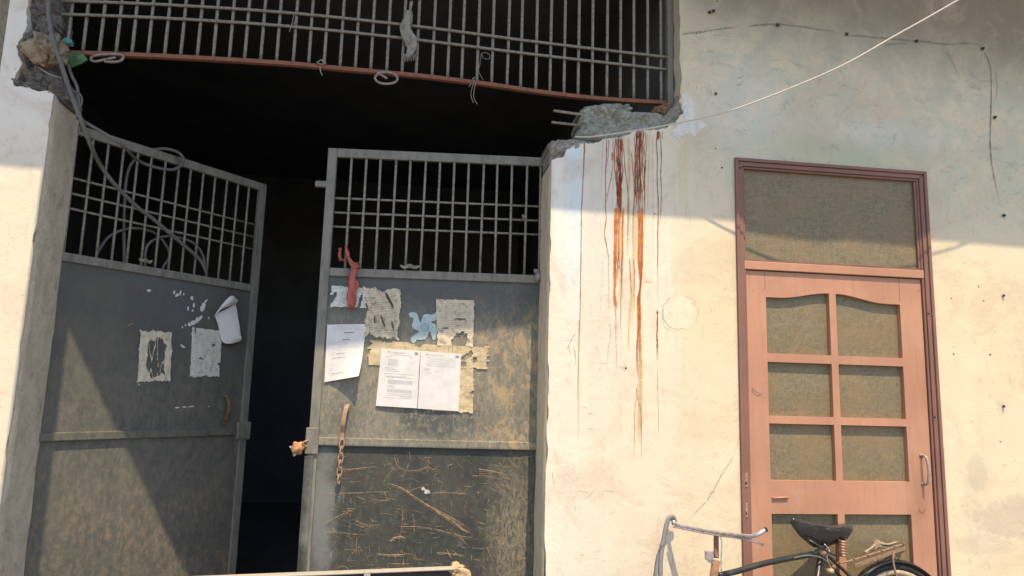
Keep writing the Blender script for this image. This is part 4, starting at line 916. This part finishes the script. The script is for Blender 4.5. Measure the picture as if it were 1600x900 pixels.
def knotrag(px, py, F, o, label, s=1):
    p = F.px(px, py, o); mb = crumple(MB(), p, (.022 * s, .014, .014 * s), px, .4)
    ribbon(mb, [p, p + F.d * -.03 * s + V(0, 0, -.004), p + F.d * -.055 * s + V(0, 0, .002)], [.008, .009, .003], .006, .5, 3); ribbon(mb, [p, p + F.d * .03 * s + V(0, 0, -.006), p + F.d * .05 * s + V(0, 0, .003)], [.008, .008, .003], .006, .5, 5)
    oneobj('cloth_knot', mb, M['clothgrey'], label, 'rag', loc=p)
knotrag(640, 416, RL, .012, 'grey cloth scrap lying on the right gate lattice rail near its middle')
knotrag(228, 407, LL, .012, 'brownish cloth scrap tied to the left gate lattice near coiled cable', .7)
p = RL.px(840, 425, .012); mb = ribbon(crumple(MB(), p, (.014, .012, .012), 3, .4), [p + V(-.02, 0, .0), p, p + V(.002, -.004, -.03), p + V(-.002, 0, -.05)], [.012, .014, .017, .003], .008, .5, 8)
oneobj('cloth_knot', mb, M['clothgrey'], 'grey cloth knot on the lattice corner beside the right jamb', 'rag', loc=p)
p = RL.px(818, 338, .012); oneobj('cloth_knot', crumple(MB(), p, (.009, .009, .013), 31, .4), M['clothgrey'], 'tiny grey knot on the right lattice cross bar', 'rag', loc=p)
def hook(pts, Y, name, label, r=.007):
    mb = MB(); mb.tube(smooth_path([P(x, y, Y - .01 * i / len(pts)) for i, (x, y) in enumerate(pts)], 5), r, 8); oneobj(name, mb, M['rebar'], label, 'hook', 'bent iron rod hooks under the grille bar', loc=P(pts[0][0], pts[0][1] - 6, Y))
hook([(181, 90), (165, 93), (148, 96), (142, 92), (148, 87), (165, 85), (185, 85), (193, 89), (188, 95), (176, 97), (163, 96)], GY - .02, 'bent_hook', 'flat bent iron hook under the red bar, nearer the left jamb', .0065)
hook([(605, 123), (600, 120), (593, 116), (587, 119), (587, 125), (595, 130), (607, 131), (618, 128), (621, 122), (616, 116), (604, 113), (592, 114), (590, 116)], GY - .02, 'bent_hook', 'round looped iron hook under the middle of the red bar', .0065)
def string(pts, Y, label, r=.0018, mat='clothgrey'):
    mb = MB()
    for l_ in pts: mb.tube(smooth_path([P(x, y, Y) for x, y in l_], 5), r, 5)
    oneobj('string', mb, M[mat], label, 'string', loc=P(*pts[0][0], Y))
string([[(740, 122), (736, 130), (733, 136)], [(742, 124), (737, 140), (736, 150), (740, 161)], [(744, 126), (740, 150), (746, 163)], [(738, 123), (743, 121), (748, 126)]], GY - .03, 'frayed pale strings dangling from the right half of the red bar', .002)
string([[(752, 84), (750, 100), (748, 112), (756, 126)], [(752, 84), (758, 82), (765, 86), (764, 92), (756, 91), (752, 84)]], GY - .02, 'thin looped wire caught between grille bars right of the hanging rag', .0015)
string([[(496, 98), (503, 93), (509, 99), (500, 100), (495, 97)], [(503, 94), (507, 100)], [(500, 104), (501, 112), (504, 118)]], GY - .025, 'scrap of twine knotted on the red bar left of the looped hook', .003)
string([[(459, 22), (457, 34), (452, 50)], [(460, 23), (463, 30), (458, 38)]], GY - .03, 'short twine hanging from the cross bars above the left gate leaf', .002)

# ------------------------------------------------------------------ cables
def cable(pts, r, mat, label, name='cable', group=None):
    mb = MB(); p3 = smooth_path([p if isinstance(p, Vector) else P(*p) for p in pts], 8); mb.tube(p3, r, 10); oneobj(name, mb, M[mat], label, 'cable', group, loc=p3[0])
Lp = lambda x, y, o: LL.px(x, y, o)
cable([(74, -90, -.05), (76, 0, -.05), (77, 28, -.08), (84, 65, -.11), (97, 104, -.09), (112, 149, -.04), (128, 191, .0), (143, 230, .08), Lp(157, 258, .14), Lp(180, 289, .12), Lp(214, 323, .09), Lp(239, 342, .07), Lp(273, 371, .05), Lp(300, 394, .03), Lp(314, 408, .015), Lp(322, 424, .004)], .0105, 'cable', 'thick grey cable sweeping down across the left lattice to its lower rail')
cable([(127, 186, .0), (136, 193, .03), (157, 205, .06), (191, 227, .12), Lp(216, 251, .10), Lp(245, 262, .08), Lp(270, 265, .06), Lp(284, 257, .05), Lp(286, 247, .045), Lp(278, 238, .04), Lp(262, 233, .02), Lp(247, 233, -.0), Lp(226, 238, -.05), Lp(206, 255, -.08), Lp(197, 283, -.09), Lp(194, 342, -.08), Lp(194, 404, -.07), Lp(194, 420, -.06)], .0085, 'cable', 'grey cable looping round the top rail of the left gate leaf')
cable([Lp(150, 400, -.12), Lp(169, 371, -.08), Lp(197, 358, -.06), Lp(225, 358, -.05), Lp(247, 368, -.05), Lp(262, 388, -.05), Lp(264, 402, -.05), Lp(256, 416, -.05), Lp(248, 432, -.06)], .0075, 'cable', 'arched cable coil behind the left lattice, the lower left coil')
cable([Lp(226, 425, -.05), Lp(228, 390, -.05), Lp(239, 376, -.045), Lp(264, 369, -.04), Lp(295, 376, -.04), Lp(312, 390, -.035), Lp(320, 410, -.03), Lp(322, 430, -.04)], .0075, 'cable', 'arched cable coil behind the left lattice, ending by the thick cable tip')
cable([(106, 100, .06), (112, 118, .07), (120, 135, .08), (123, 155, .09), (125, 180, .12), (128, 205, .18)], .008, 'cable', 'dark cable dropping behind the thick one at the broken corner')
cable([(60, 105, .0), (72, 113, -.02), (85, 119, -.03), (97, 122, -.02)], .004, 'rebar', 'thin pale wire crossing the grey broken cement corner')
cable([(93, 142, .0), (108, 143, .03), (120, 144, .05), (127, 150, .06), (128, 160, .06), (124, 171, .06)], .004, 'cable', 'thin hooked wire just above the left jamb top')
cable([P(898, 214, -.004), P(930, 213, -.02), (1000, 203, -.09), (1060, 192, -.14), (1150, 170, -.24), (1300, 110, -.39), (1400, 55, -.47), (1497, 0, -.554), V(3.11, -.65, 3.83), V(3.7, -.72, 4.3), V(3.9, -.74, 4.49)], .0042, 'cablewhite', 'thin pale cable rising from the broken beam past the door to the upper right', 'overhead_cable')

# ------------------------------------------------------------------ door
dr = thing('brown_door', (2.22, 0, .12), 'reddish brown wooden door with curved top panes, transom window and moulded frame', 'door')
def fmold(nm, x0, x1, z0, z1, w, y0, y1, mt, bot=True, parent=dr, bevel=.003):
    mb = MB(); ring = [(x0, z0), (x0, z1), (x1, z1), (x1, z0)]
    h = [(x0 + w, z0), (x0 + w, z1 - w), (x1 - w, z1 - w), (x1 - w, z0)]
    # U shaped member as three mitred prisms
    mb.prism([(x0, z0), (x0, z1), (x0 + w, z1 - w), (x0 + w, z0)], [], fnw, y0, y1)
    mb.prism([(x0, z1), (x1, z1), (x1 - w, z1 - w), (x0 + w, z1 - w)], [], fnw, y0, y1)
    mb.prism([(x1, z1), (x1, z0), (x1 - w, z0), (x1 - w, z1 - w)], [], fnw, y0, y1)
    return mb.build(nm, mt, parent, bevel=bevel)
fx0, fx1, fz1 = 1.659, 2.781, 2.795
fmold('outer_moulding', fx0, fx1, .12, fz1, .018, -.016, .03, M['frame'])
fmold('door_frame', fx0 + .0185, fx1 - .0185, .12, fz1 - .0185, .024, -.008, .10, M['frame'])
fmold('inner_bead', fx0 + .0432, fx1 - .0432, .12, fz1 - .0432, .012, .0, .095, M['frame'])
lx0, lx1 = fx0 + .0556, fx1 - .0556
mb = MB(); mb.mm((fx0 + .044, -.003, 2.192), (fx1 - .044, .08, 2.236)); mb.build('transom_rail', M['door'], dr, bevel=.003)
mb = MB(); mb.mm((lx0 - .004, .020, 2.238), (lx1 + .004, .027, 2.745)); mb.build('transom_pane', M['fabric'], dr)
mb = MB(); mb.mm((lx0 + .0, .006, 2.2365), (lx1, .019, 2.246)); mb.build('glazing_bead', M['frame'], dr)
mb = MB(); mb.mm((lx1 - .012, .006, 2.247), (lx1 + .002, .019, 2.738)); mb.build('glazing_bead', M['frame'], dr)
YD = .012
H_ = {}
def arch(x0, x1, zl, zr, zb, left):
    pts = [(x0, zb), (x0, zl)]
    n = 14
    for i in range(1, n):
        u = i / n; s_ = u if left else 1 - u
        e = 0 if s_ < .22 else (1 - math.cos((s_ - .22) / .78 * math.pi)) / 2 * 1.0
        e = e * .92 + .08 * s_
        lo, hi_ = (zl, zr) if left else (zr, zl)
        pts.append((x0 + (x1 - x0) * u, lo + (hi_ - lo) * e))
    return pts + [(x1, zr), (x1, zb)]
cx0, cxm0, cxm1, cx1 = 1.826, 2.184, 2.222, 2.594
rowz = [(1.756, 2.052), (1.435, 1.711), (1.112, 1.396), (.60, .948), (.26, .56)]
holes = [arch(cx0, cxm0, 2.050, 2.086, 1.756, True), arch(cxm1, cx1, 2.086, 2.044, 1.756, False)]
for z0, z1 in rowz[1:]:
    holes += [[(cx0, z0), (cx0, z1), (cxm0, z1), (cxm0, z0)], [(cxm1, z0), (cxm1, z1), (cx1, z1), (cx1, z0)]]
lf = MB(); lf.prism([(lx0 + .003, .14), (lx0 + .003, 2.187), (lx1 - .003, 2.187), (lx1 - .003, .14)], holes, fnw, YD, YD + .034)
leaf = lf.build('door_leaf', M['door'], dr, bevel=.004)
# joint lines between stiles and rails: shallow real grooves are dark thin fillets
for (x, z0, z1) in ((cx0 - .004, 2.09, 2.187), (cx1 + .0, 2.06, 2.187)):
    mb = MB(); mb.mm((x, YD - .0012, z0), (x + .0018, YD + .0, z1)); mb.build('joint_line', M['frame'], leaf)
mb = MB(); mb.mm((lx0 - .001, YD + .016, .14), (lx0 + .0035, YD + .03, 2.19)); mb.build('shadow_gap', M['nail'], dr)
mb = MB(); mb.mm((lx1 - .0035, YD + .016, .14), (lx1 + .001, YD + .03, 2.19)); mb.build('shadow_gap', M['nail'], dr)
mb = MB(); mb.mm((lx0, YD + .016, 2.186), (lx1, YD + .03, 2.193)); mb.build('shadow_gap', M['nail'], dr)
for ri, (z0, z1) in enumerate(rowz):
    for (x0, x1) in ((cx0, cxm0), (cxm1, cx1)):
        zt = z1 + (.045 if ri == 0 else 0); mb = MB(); nx, n_z = 10, 8; vs = []; fs = []
        for j in range(n_z + 1):
            for i in range(nx + 1):
                x = x0 - .01 + (x1 - x0 + .02) * i / nx; z = z0 - .01 + (zt - z0 + .02) * j / n_z
                y = YD + .027 + .0015 * nz(x * 5, z * 5, ri) - .003 * math.sin(j / n_z * 3.14)
                vs.append((x, y, z))
        for j in range(n_z):
            for i in range(nx): a = j * (nx + 1) + i; fs.append((a, a + 1, a + nx + 2, a + nx + 1))
        mb.add(vs, fs, smooth=True); mb.build('pane', M['fabric'], leaf)
# handle, latch keeper, hasp holes
hx = P(1439, 712, YD).x; hz0, hz1 = P(1441, 756, YD).z, P(1438, 712, YD).z
mb = MB(); mb.tube(smooth_path([(hx, YD, hz1), (hx + .004, YD - .03, hz1 - .004), (hx + .008, YD - .042, (hz0 + hz1) / 2), (hx + .006, YD - .03, hz0 + .004), (hx + .004, YD, hz0)], 6), [.005] * 6 + [.0065] * 13 + [.005] * 6, 8); mb.build('door_handle', M['dullsteel'], leaf)
for z in (hz0, hz1):
    mb = MB(); mb.tube([(hx + .001, YD - .0005, z), (hx + .001, YD - .005, z)], .011, 10); mb.build('handle_mount', M['dullsteel'], leaf)
q = P(1206, 778, YD); mb = MB(); mb.tube([q + V(0, -.006, 0), q + V(.085, -.006, .004)], .0055, 8); mb.mm((q.x, YD - .006, q.z - .006), (q.x + .01, YD, q.z + .006)); mb.build('bolt', M['door'], leaf)
for yy in (750, 797):
    q = P(1164, yy, -.008); mb = MB(); mb.mm((q.x - .014, -.0115, q.z - .035), (q.x + .014, -.0085, q.z + .035)); hh = mb.build('hasp_plate', M['lugmetal'], dr, bevel=.002)
    mb = MB(); mb.tube([q + V(.001, -.0045, -.014), q + V(.001, -.0025, -.014)], .009, 10); mb.build('bolt_hole', M['nail'], hh)
dm = MB()
for pts, w, a in (([(1174, 606), (1182, 612), (1190, 617)], .003, .9), ([(1174, 610), (1184, 618), (1192, 614)], .003, .8), ([(1436, 792), (1438, 800), (1444, 800), (1447, 793)], .003, .9), ([(1196, 848), (1200, 855), (1199, 868)], .004, .0), ([(1435, 452), (1437, 456)], .003, .5), ([(1192, 455), (1190, 452)], .003, .6), ([(1176, 454), (1177, 456)], .004, .6)):
    stroke(dm, [P(x, y, YD - .0015) for x, y in pts], w, a)
dm.build('paint_chip', M['st_crack'], leaf, alpha=True, kind='stuff')
for x, z in ((fx0 + .03, 2.74), (fx1 - .035, 2.0), (fx1 - .035, 1.45)):
    mb = MB(); mb.tube([(x, -.0095, z), (x, -.0075, z)], .006, 8); mb.build('screw_hole', M['nail'], dr)
mb = MB(); mb.mm((1.62, -.12, .0), (2.82, .24, .119)); mb.build('door_step', M['cement'], bld, bevel=.006)

# ------------------------------------------------------------------ bicycle leaning by the door
hd = V(-.985, -.17, 0).normalized(); LEAN = math.radians(8); _s = V(.17, -.985, 0).normalized(); sdv = _s * math.cos(LEAN) + V(0, 0, math.sin(LEAN)); UPB = V(0, 0, math.cos(LEAN)) - _s * math.sin(LEAN)      # heading, side towards the street
S0 = P(1283, 832, -.115); bn = sdv
BP = lambda x, y, o=0: PPL(x, y, S0 + bn * o, bn)
bk = thing('bicycle', (S0.x - .3, S0.y - .1, 0), 'old black roadster bicycle parked across the brown door, with glossy black saddle', 'bicycle')
def btube(nm, pts, r, mat, sm=True, n=10, parent=bk):
    mb = MB(); mb.tube(smooth_path(pts, 5) if sm and len(pts) > 2 else pts, r, n); return mb.build(nm, mat, parent)
headT = BP(1119, 872); headB = headT - UPB * .17 + hd * .05
tt_r = BP(1284, 863); bb = tt_r + hd * .17 - UPB * (tt_r.z - .29)
axF = headB + hd * .24 - UPB * (headB.z - .35)
apex = BP(1392, 878); axR2 = apex - UPB * (apex.z - .40); RW = (apex - axR2).length - .02; axR = axR2
btube('top_tube', [BP(1122, 899), BP(1150, 893), BP(1200, 879), tt_r], .014, M['blackpaint'])
btube('down_tube', [headB, bb], .015, M['blackpaint']); btube('seat_tube', [tt_r + V(0, 0, .03), bb], .015, M['blackpaint'])
btube('seat_post', [tt_r + V(0, 0, .02) - hd * .008, BP(1288, 846)], .012, M['blackpaint'])
btube('head_tube', [headT + V(0, 0, -.01), headB], .019, M['rustiron'])
for s_ in (-1, 1):
    btube('seat_stay', [tt_r + sdv * .02 * s_, tt_r * .45 + axR * .55 + sdv * .05 * s_ , axR + sdv * .06 * s_], .008, M['blackpaint'])
    btube('chain_stay', [bb + sdv * .03 * s_, axR + sdv * .06 * s_], .009, M['blackpaint'])
    btube('fork_blade', [headB + sdv * .04 * s_, (headB + axF) / 2 + sdv * .05 * s_, axF + sdv * .05 * s_], .011, M['blackpaint'])
stemT = BP(1119, 832)
btube('handlebar_stem', [headT, headT * .5 + stemT * .5, stemT], .012, M['rustiron'])
mb = MB(); q = BP(1108, 868); mb.box(q, (.018, .012, .02)); mb.tube([q + V(-.005, 0, -.02), BP(1112, 878), BP(1117, 884)], .008, 6); mb.build('lamp_bracket', M['chrome'], bk, bevel=.003)
cN = lambda t_, z, b: stemT + sdv * t_ + V(0, 0, z) - hd * b
bar = [P(1046, 812, -.035), P(1048, 808, -.035), P(1052, 815, -.045), P(1060, 821, -.07), P(1085, 826, -.14), P(1118, 832, -.23), P(1150, 836, -.33), P(1172, 838, -.39), P(1184, 835, -.415), P(1195, 828, -.41)]
btube('handlebar', bar, .0092, M['chrome'], n=12)
btube('bar_plug', [bar[-1], bar[-1] - hd * .008 + V(0, 0, .003)], .0105, M['tyre'])
btube('brake_rod', [P(1052, 823, -.06), P(1085, 830, -.15), P(1118, 836, -.24), P(1160, 842, -.36), P(1180, 847, -.38), P(1192, 852, -.36)], .004, M['chrome'])
btube('brake_rod', [BP(1126, 838, .01), BP(1128, 850, .01), BP(1127, 868, .01), BP(1127, 892, .01)], .003, M['chrome'])
btube('brake_cable', [P(1166, 840, -.37), P(1180, 846, -.35), P(1193, 850, -.3)], .002, M['cable'])
# saddle: pear shaped shell with a draped cover skirt
def saddle():
    mb = MB(); ns, nr = 26, 22; vs = []; fs = []; A_ = BP(1236, 818); B_ = BP(1322, 830); ax_ = (B_ - A_); Lh = ax_.length; ax_.normalize()
    for i in range(ns + 1):
        u = i / ns; w = .022 + .078 * max(0, (u - .15) / .85) ** 1.1; w *= math.sqrt(max(0.02, 1 - max(0, (u - .82) / .18) ** 2)); w *= math.sqrt(min(1, u * 9 + .06))
        dep = .02 + .075 * math.sin(min(1, u / .38) * 1.57) * (1 - .30 * max(0, (u - .6) / .4))
        zt = .004 - .012 * math.sin(u * 3.14) + .010 * max(0, (u - .6) / .4)
        if u > .9: dep *= 1 - (u - .9) * 5
        c_ = A_ + ax_ * Lh * u + V(0, 0, zt + .012)
        for k in range(nr):
            g = 2 * math.pi * k / nr; cs, sn = math.cos(g), math.sin(g)
            z_ = (sn * .012 if sn > 0 else sn * dep); f = 1 + .10 * nz(u * 6, g * 1.3, 2) * (1 if sn < .2 else .3)
            vs.append(c_ + sdv * (cs * w * (1 - .25 * max(0, -sn)) * f) + V(0, 0, z_ * f))
    for i in range(ns):
        for k in range(nr): l_ = (k + 1) % nr; fs.append((i * nr + k, i * nr + l_, i * nr + nr + l_, i * nr + nr + k))
    fs += [tuple(reversed(range(nr))), tuple(range(ns * nr, ns * nr + nr))]
    mb.add(vs, fs, smooth=True); return mb.build('saddle', M['vinyl'], bk)
sad = saddle()
for s_ in (-.045, .045):
    hp = []; c0_ = BP(1316, 842, s_)
    for i in range(60): a = i * .62; hp.append(c0_ + V(.019 * math.cos(a), .019 * math.sin(a), -.0013 * i))
    mb = MB(); mb.tube(hp, .0042, 6); mb.build('saddle_spring', M['copper'], sad)
    mb = MB(); mb.tube(smooth_path([BP(1262, 843, s_ * .4), BP(1278, 852, s_), BP(1300, 866, s_), BP(1316, 868, s_)], 4), .0045, 6); mb.build('saddle_rail', M['blackpaint'], sad)
def wheel(c, R, nm):
    w = MB(); ring = [c + (hd * math.cos(a / 60 * 6.2832) + UPB * math.sin(a / 60 * 6.2832)) * R for a in range(60)]
    w.tube(ring, .019, 10, closed=True); o = w.build(nm, M['tyre'], bk)
    w = MB(); ring = [c + (hd * math.cos(a / 60 * 6.2832) + UPB * math.sin(a / 60 * 6.2832)) * (R - .026) for a in range(60)]; w.tube(ring, .015, 8, closed=True); w.build('rim', M['rim'], o)
    w = MB()
    for i in range(36):
        a = i / 36 * 6.2832; d_ = hd * math.cos(a) + UPB * math.sin(a); w.tube([c + sdv * (.025 if i % 2 else -.025), c + d_ * (R - .035)], .0011, 4)
    w.build('spokes', M['chrome'], o)
    w = MB(); w.tube([c - sdv * .045, c + sdv * .045], .02, 12); w.build('hub', M['chrome'], o)
wheel(axR2, RW, 'rear_wheel'); wheel(axF, .335, 'front_wheel')
def guard(c, R, a0, a1, nm):
    mb = MB(); n = 40; vs = []; fs = []
    for i in range(n + 1):
        a = math.radians(a0 + (a1 - a0) * i / n); d_ = -hd * math.cos(a) + UPB * math.sin(a)
        for j in range(7):
            b = (j - 3) / 3; vs.append(c + d_ * (R - .012 * b * b) + sdv * .030 * b)
    for i in range(n):
        for j in range(6): a = i * 7 + j; fs.append((a, a + 1, a + 8, a + 7))
    mb.add(vs, fs, smooth=True); mb.build(nm, M['blackpaint'], bk, solid=.0015)
guard(axR2, RW + .034, -30, 155, 'rear_mudguard'); guard(axF, .37, 30, 170, 'front_mudguard')
# carrier rack: two side rails, cross wires, flat slats
cr = MB(); rk = []
for s_ in (-.06, -.02, .02, .06):
    rr_ = MB(); rr_.tube(smooth_path([BP(1308, 880, s_), BP(1330, 876, s_), BP(1375, 862, s_), BP(1412, 850, s_)], 4), .0048, 7); rr_.build('carrier_rod', M['carrier'], bk)
for x_, y_ in ((1312, 878), (1335, 873), (1356, 867), (1378, 860), (1398, 854), (1412, 849)):
    rr_ = MB(); rr_.tube([BP(x_, y_, -.068), BP(x_, y_, .068)], .005, 7); rr_.build('carrier_cross_rod', M['carrier'], bk)
for s_ in (-.07, .07):
    rr_ = MB(); a_, b_ = BP(1335, 884, s_), BP(1414, 856, s_); rr_.add([a_ + V(0, 0, .009), b_ + V(0, 0, .009), b_ - V(0, 0, .009), a_ - V(0, 0, .009)] + [v + sdv * .004 for v in (a_ + V(0, 0, .009), b_ + V(0, 0, .009), b_ - V(0, 0, .009), a_ - V(0, 0, .009))], [(0, 1, 2, 3), (4, 5, 6, 7), (0, 1, 5, 4), (1, 2, 6, 5), (2, 3, 7, 6), (3, 0, 4, 7)]); rr_.build('carrier_side', M['carrier'], bk)
    btube('carrier_strut', [BP(1396, 862, s_), BP(1398, 890, s_), axR2 + sdv * s_], .005, M['carrier'])
mb = MB(); q = BP(1372, 853, .0)
ribbon(mb, [BP(1352, 863, .03), BP(1364, 855, .0), BP(1372, 850, .0), BP(1386, 852, .0), BP(1402, 847, .02)], [.005, .011, .014, .010, .004], .008, .9, 3); 
mbo = mb.build('strap_bundle', M['clothtan'], bk)
bo = MB(); q = BP(1296, 892, .02); bo.tube([q - sdv * .02, q + sdv * .02], .012, 10); bo.build('lug_bolt', M['rim'], bk)
btube('brake_cable', [BP(1240, 872, .02), BP(1262, 868, .03), BP(1284, 872, .035), BP(1297, 884, .03), BP(1300, 905, .03)], .003, M['cable'])
btube('brake_cable', [BP(1288, 850, .03), BP(1296, 860, .04), BP(1292, 872, .035), BP(1300, 890, .03)], .0025, M['chrome'])
mb = MB(); mb.tube([BP(1288, 866, -.02), BP(1288, 866, .03)], .016, 12); mb.tube([BP(1303, 886, -.03), BP(1303, 886, .03)], .011, 10); mb.build('seat_clamp', M['rustiron'], bk)
# hose over the handlebar end
hz_ = [P(1054, 818, -.03), P(1051, 809, -.045), P(1045, 810, -.06), P(1041, 822, -.065), P(1037, 842, -.07), P(1033, 868, -.08), P(1032, 900, -.09), P(1036, 960, -.1)]
mb = MB(); mb.tube(smooth_path(hz_, 6), .015, 10, flat=.7); 
oneobj('rubber_hose', mb, M['rubber'], 'grey flat rubber strip draped over the far end of the bicycle handlebar', 'hose', loc=hz_[0])
oneobj('loose_wire', MB().tube(smooth_path([P(1036, 850, -.09), P(1029, 862, -.09), P(1025, 875, -.09), P(1023, 890, -.09), P(1022, 905, -.09), P(1024, 960, -.09)], 5), .003, 6), M['cable'], 'thin dark wire hanging left of the grey rubber strip', 'wire', loc=P(1030, 862, -.09))

# ------------------------------------------------------------------ handcart whose top edge shows at the bottom
pr0 = P(712, 885, -.55); z0_ = pr0.z; pl0 = PZ(330, 900, z0_); dcv = (pr0 - pl0); dcv.z = 0; Lc = dcv.length; dcv.normalize(); ncv = V(dcv.y, -dcv.x, 0)
ct = thing('handcart', (pl0.x + pr0.x) / 2 * V(1, 0, 0) + V(0, pl0.y - .3, 0), 'handcart with thin white top rail, only its edge showing below the gate', 'cart')
Rc = Matrix((dcv, ncv, V(0, 0, 1))).transposed(); pl0 = pl0 - dcv * .35; Lc += .35
def cb_(nm, a0, a1, b0, b1, z0, z1, mt, bev=.003):
    mb = MB(); c_ = pl0 + dcv * (a0 + a1) / 2 + ncv * (b0 + b1) / 2; c_.z = (z0 + z1) / 2; mb.box(c_, ((a1 - a0) / 2, (b1 - b0) / 2, (z1 - z0) / 2), Rc); return mb.build(nm, mt, ct, bevel=bev)
cb_('top_rail', 0, Lc, -.012, .03, z0_ - .008, z0_, M['whitepaint'])
cb_('rail_beam', 0, Lc - .02, -.008, .012, z0_ - .034, z0_ - .0085, M['darkwood_shade'])  # dark colour stands in for shade under the rail lip
cb_('side_board', 0, Lc - .05, -.002, .024, z0_ - .2, z0_ - .0345, M['whitepaint'])
xa = (P(573, 890, -.6) - pl0).dot(dcv); cb_('rail_bracket', xa - .012, xa + .012, -.004, .034, z0_ - .04, z0_ + .002, M['whitepaint'])
cb_('cart_deck', 0, Lc - .05, .025, .75, z0_ - .2, z0_ - .17, M['darkwood_shade'])
cb_('far_board', 0, Lc - .05, .751, .775, z0_ - .2, z0_ - .03, M['whitepaint'])
for a_ in (.25, Lc - .35):
    for b_ in (.1, .68): cb_('cart_leg', a_, a_ + .05, b_, b_ + .05, 0, z0_ - .201, M['darkwood_shade'])
mb = MB(); pe = pl0 + dcv * (Lc + .0) + ncv * .005; pe.z = z0_ - .012
crumple(mb, pe, (.032, .03, .028), 4, .4, sub=4); ribbon(mb, [pe + V(-.01, -.01, .0), pe + V(.03, -.01, -.02), pe + V(.045, -.01, -.06)], [.02, .024, .012], .014, .6, 5)
mb.build('jute_wrap', M['jute'], ct)
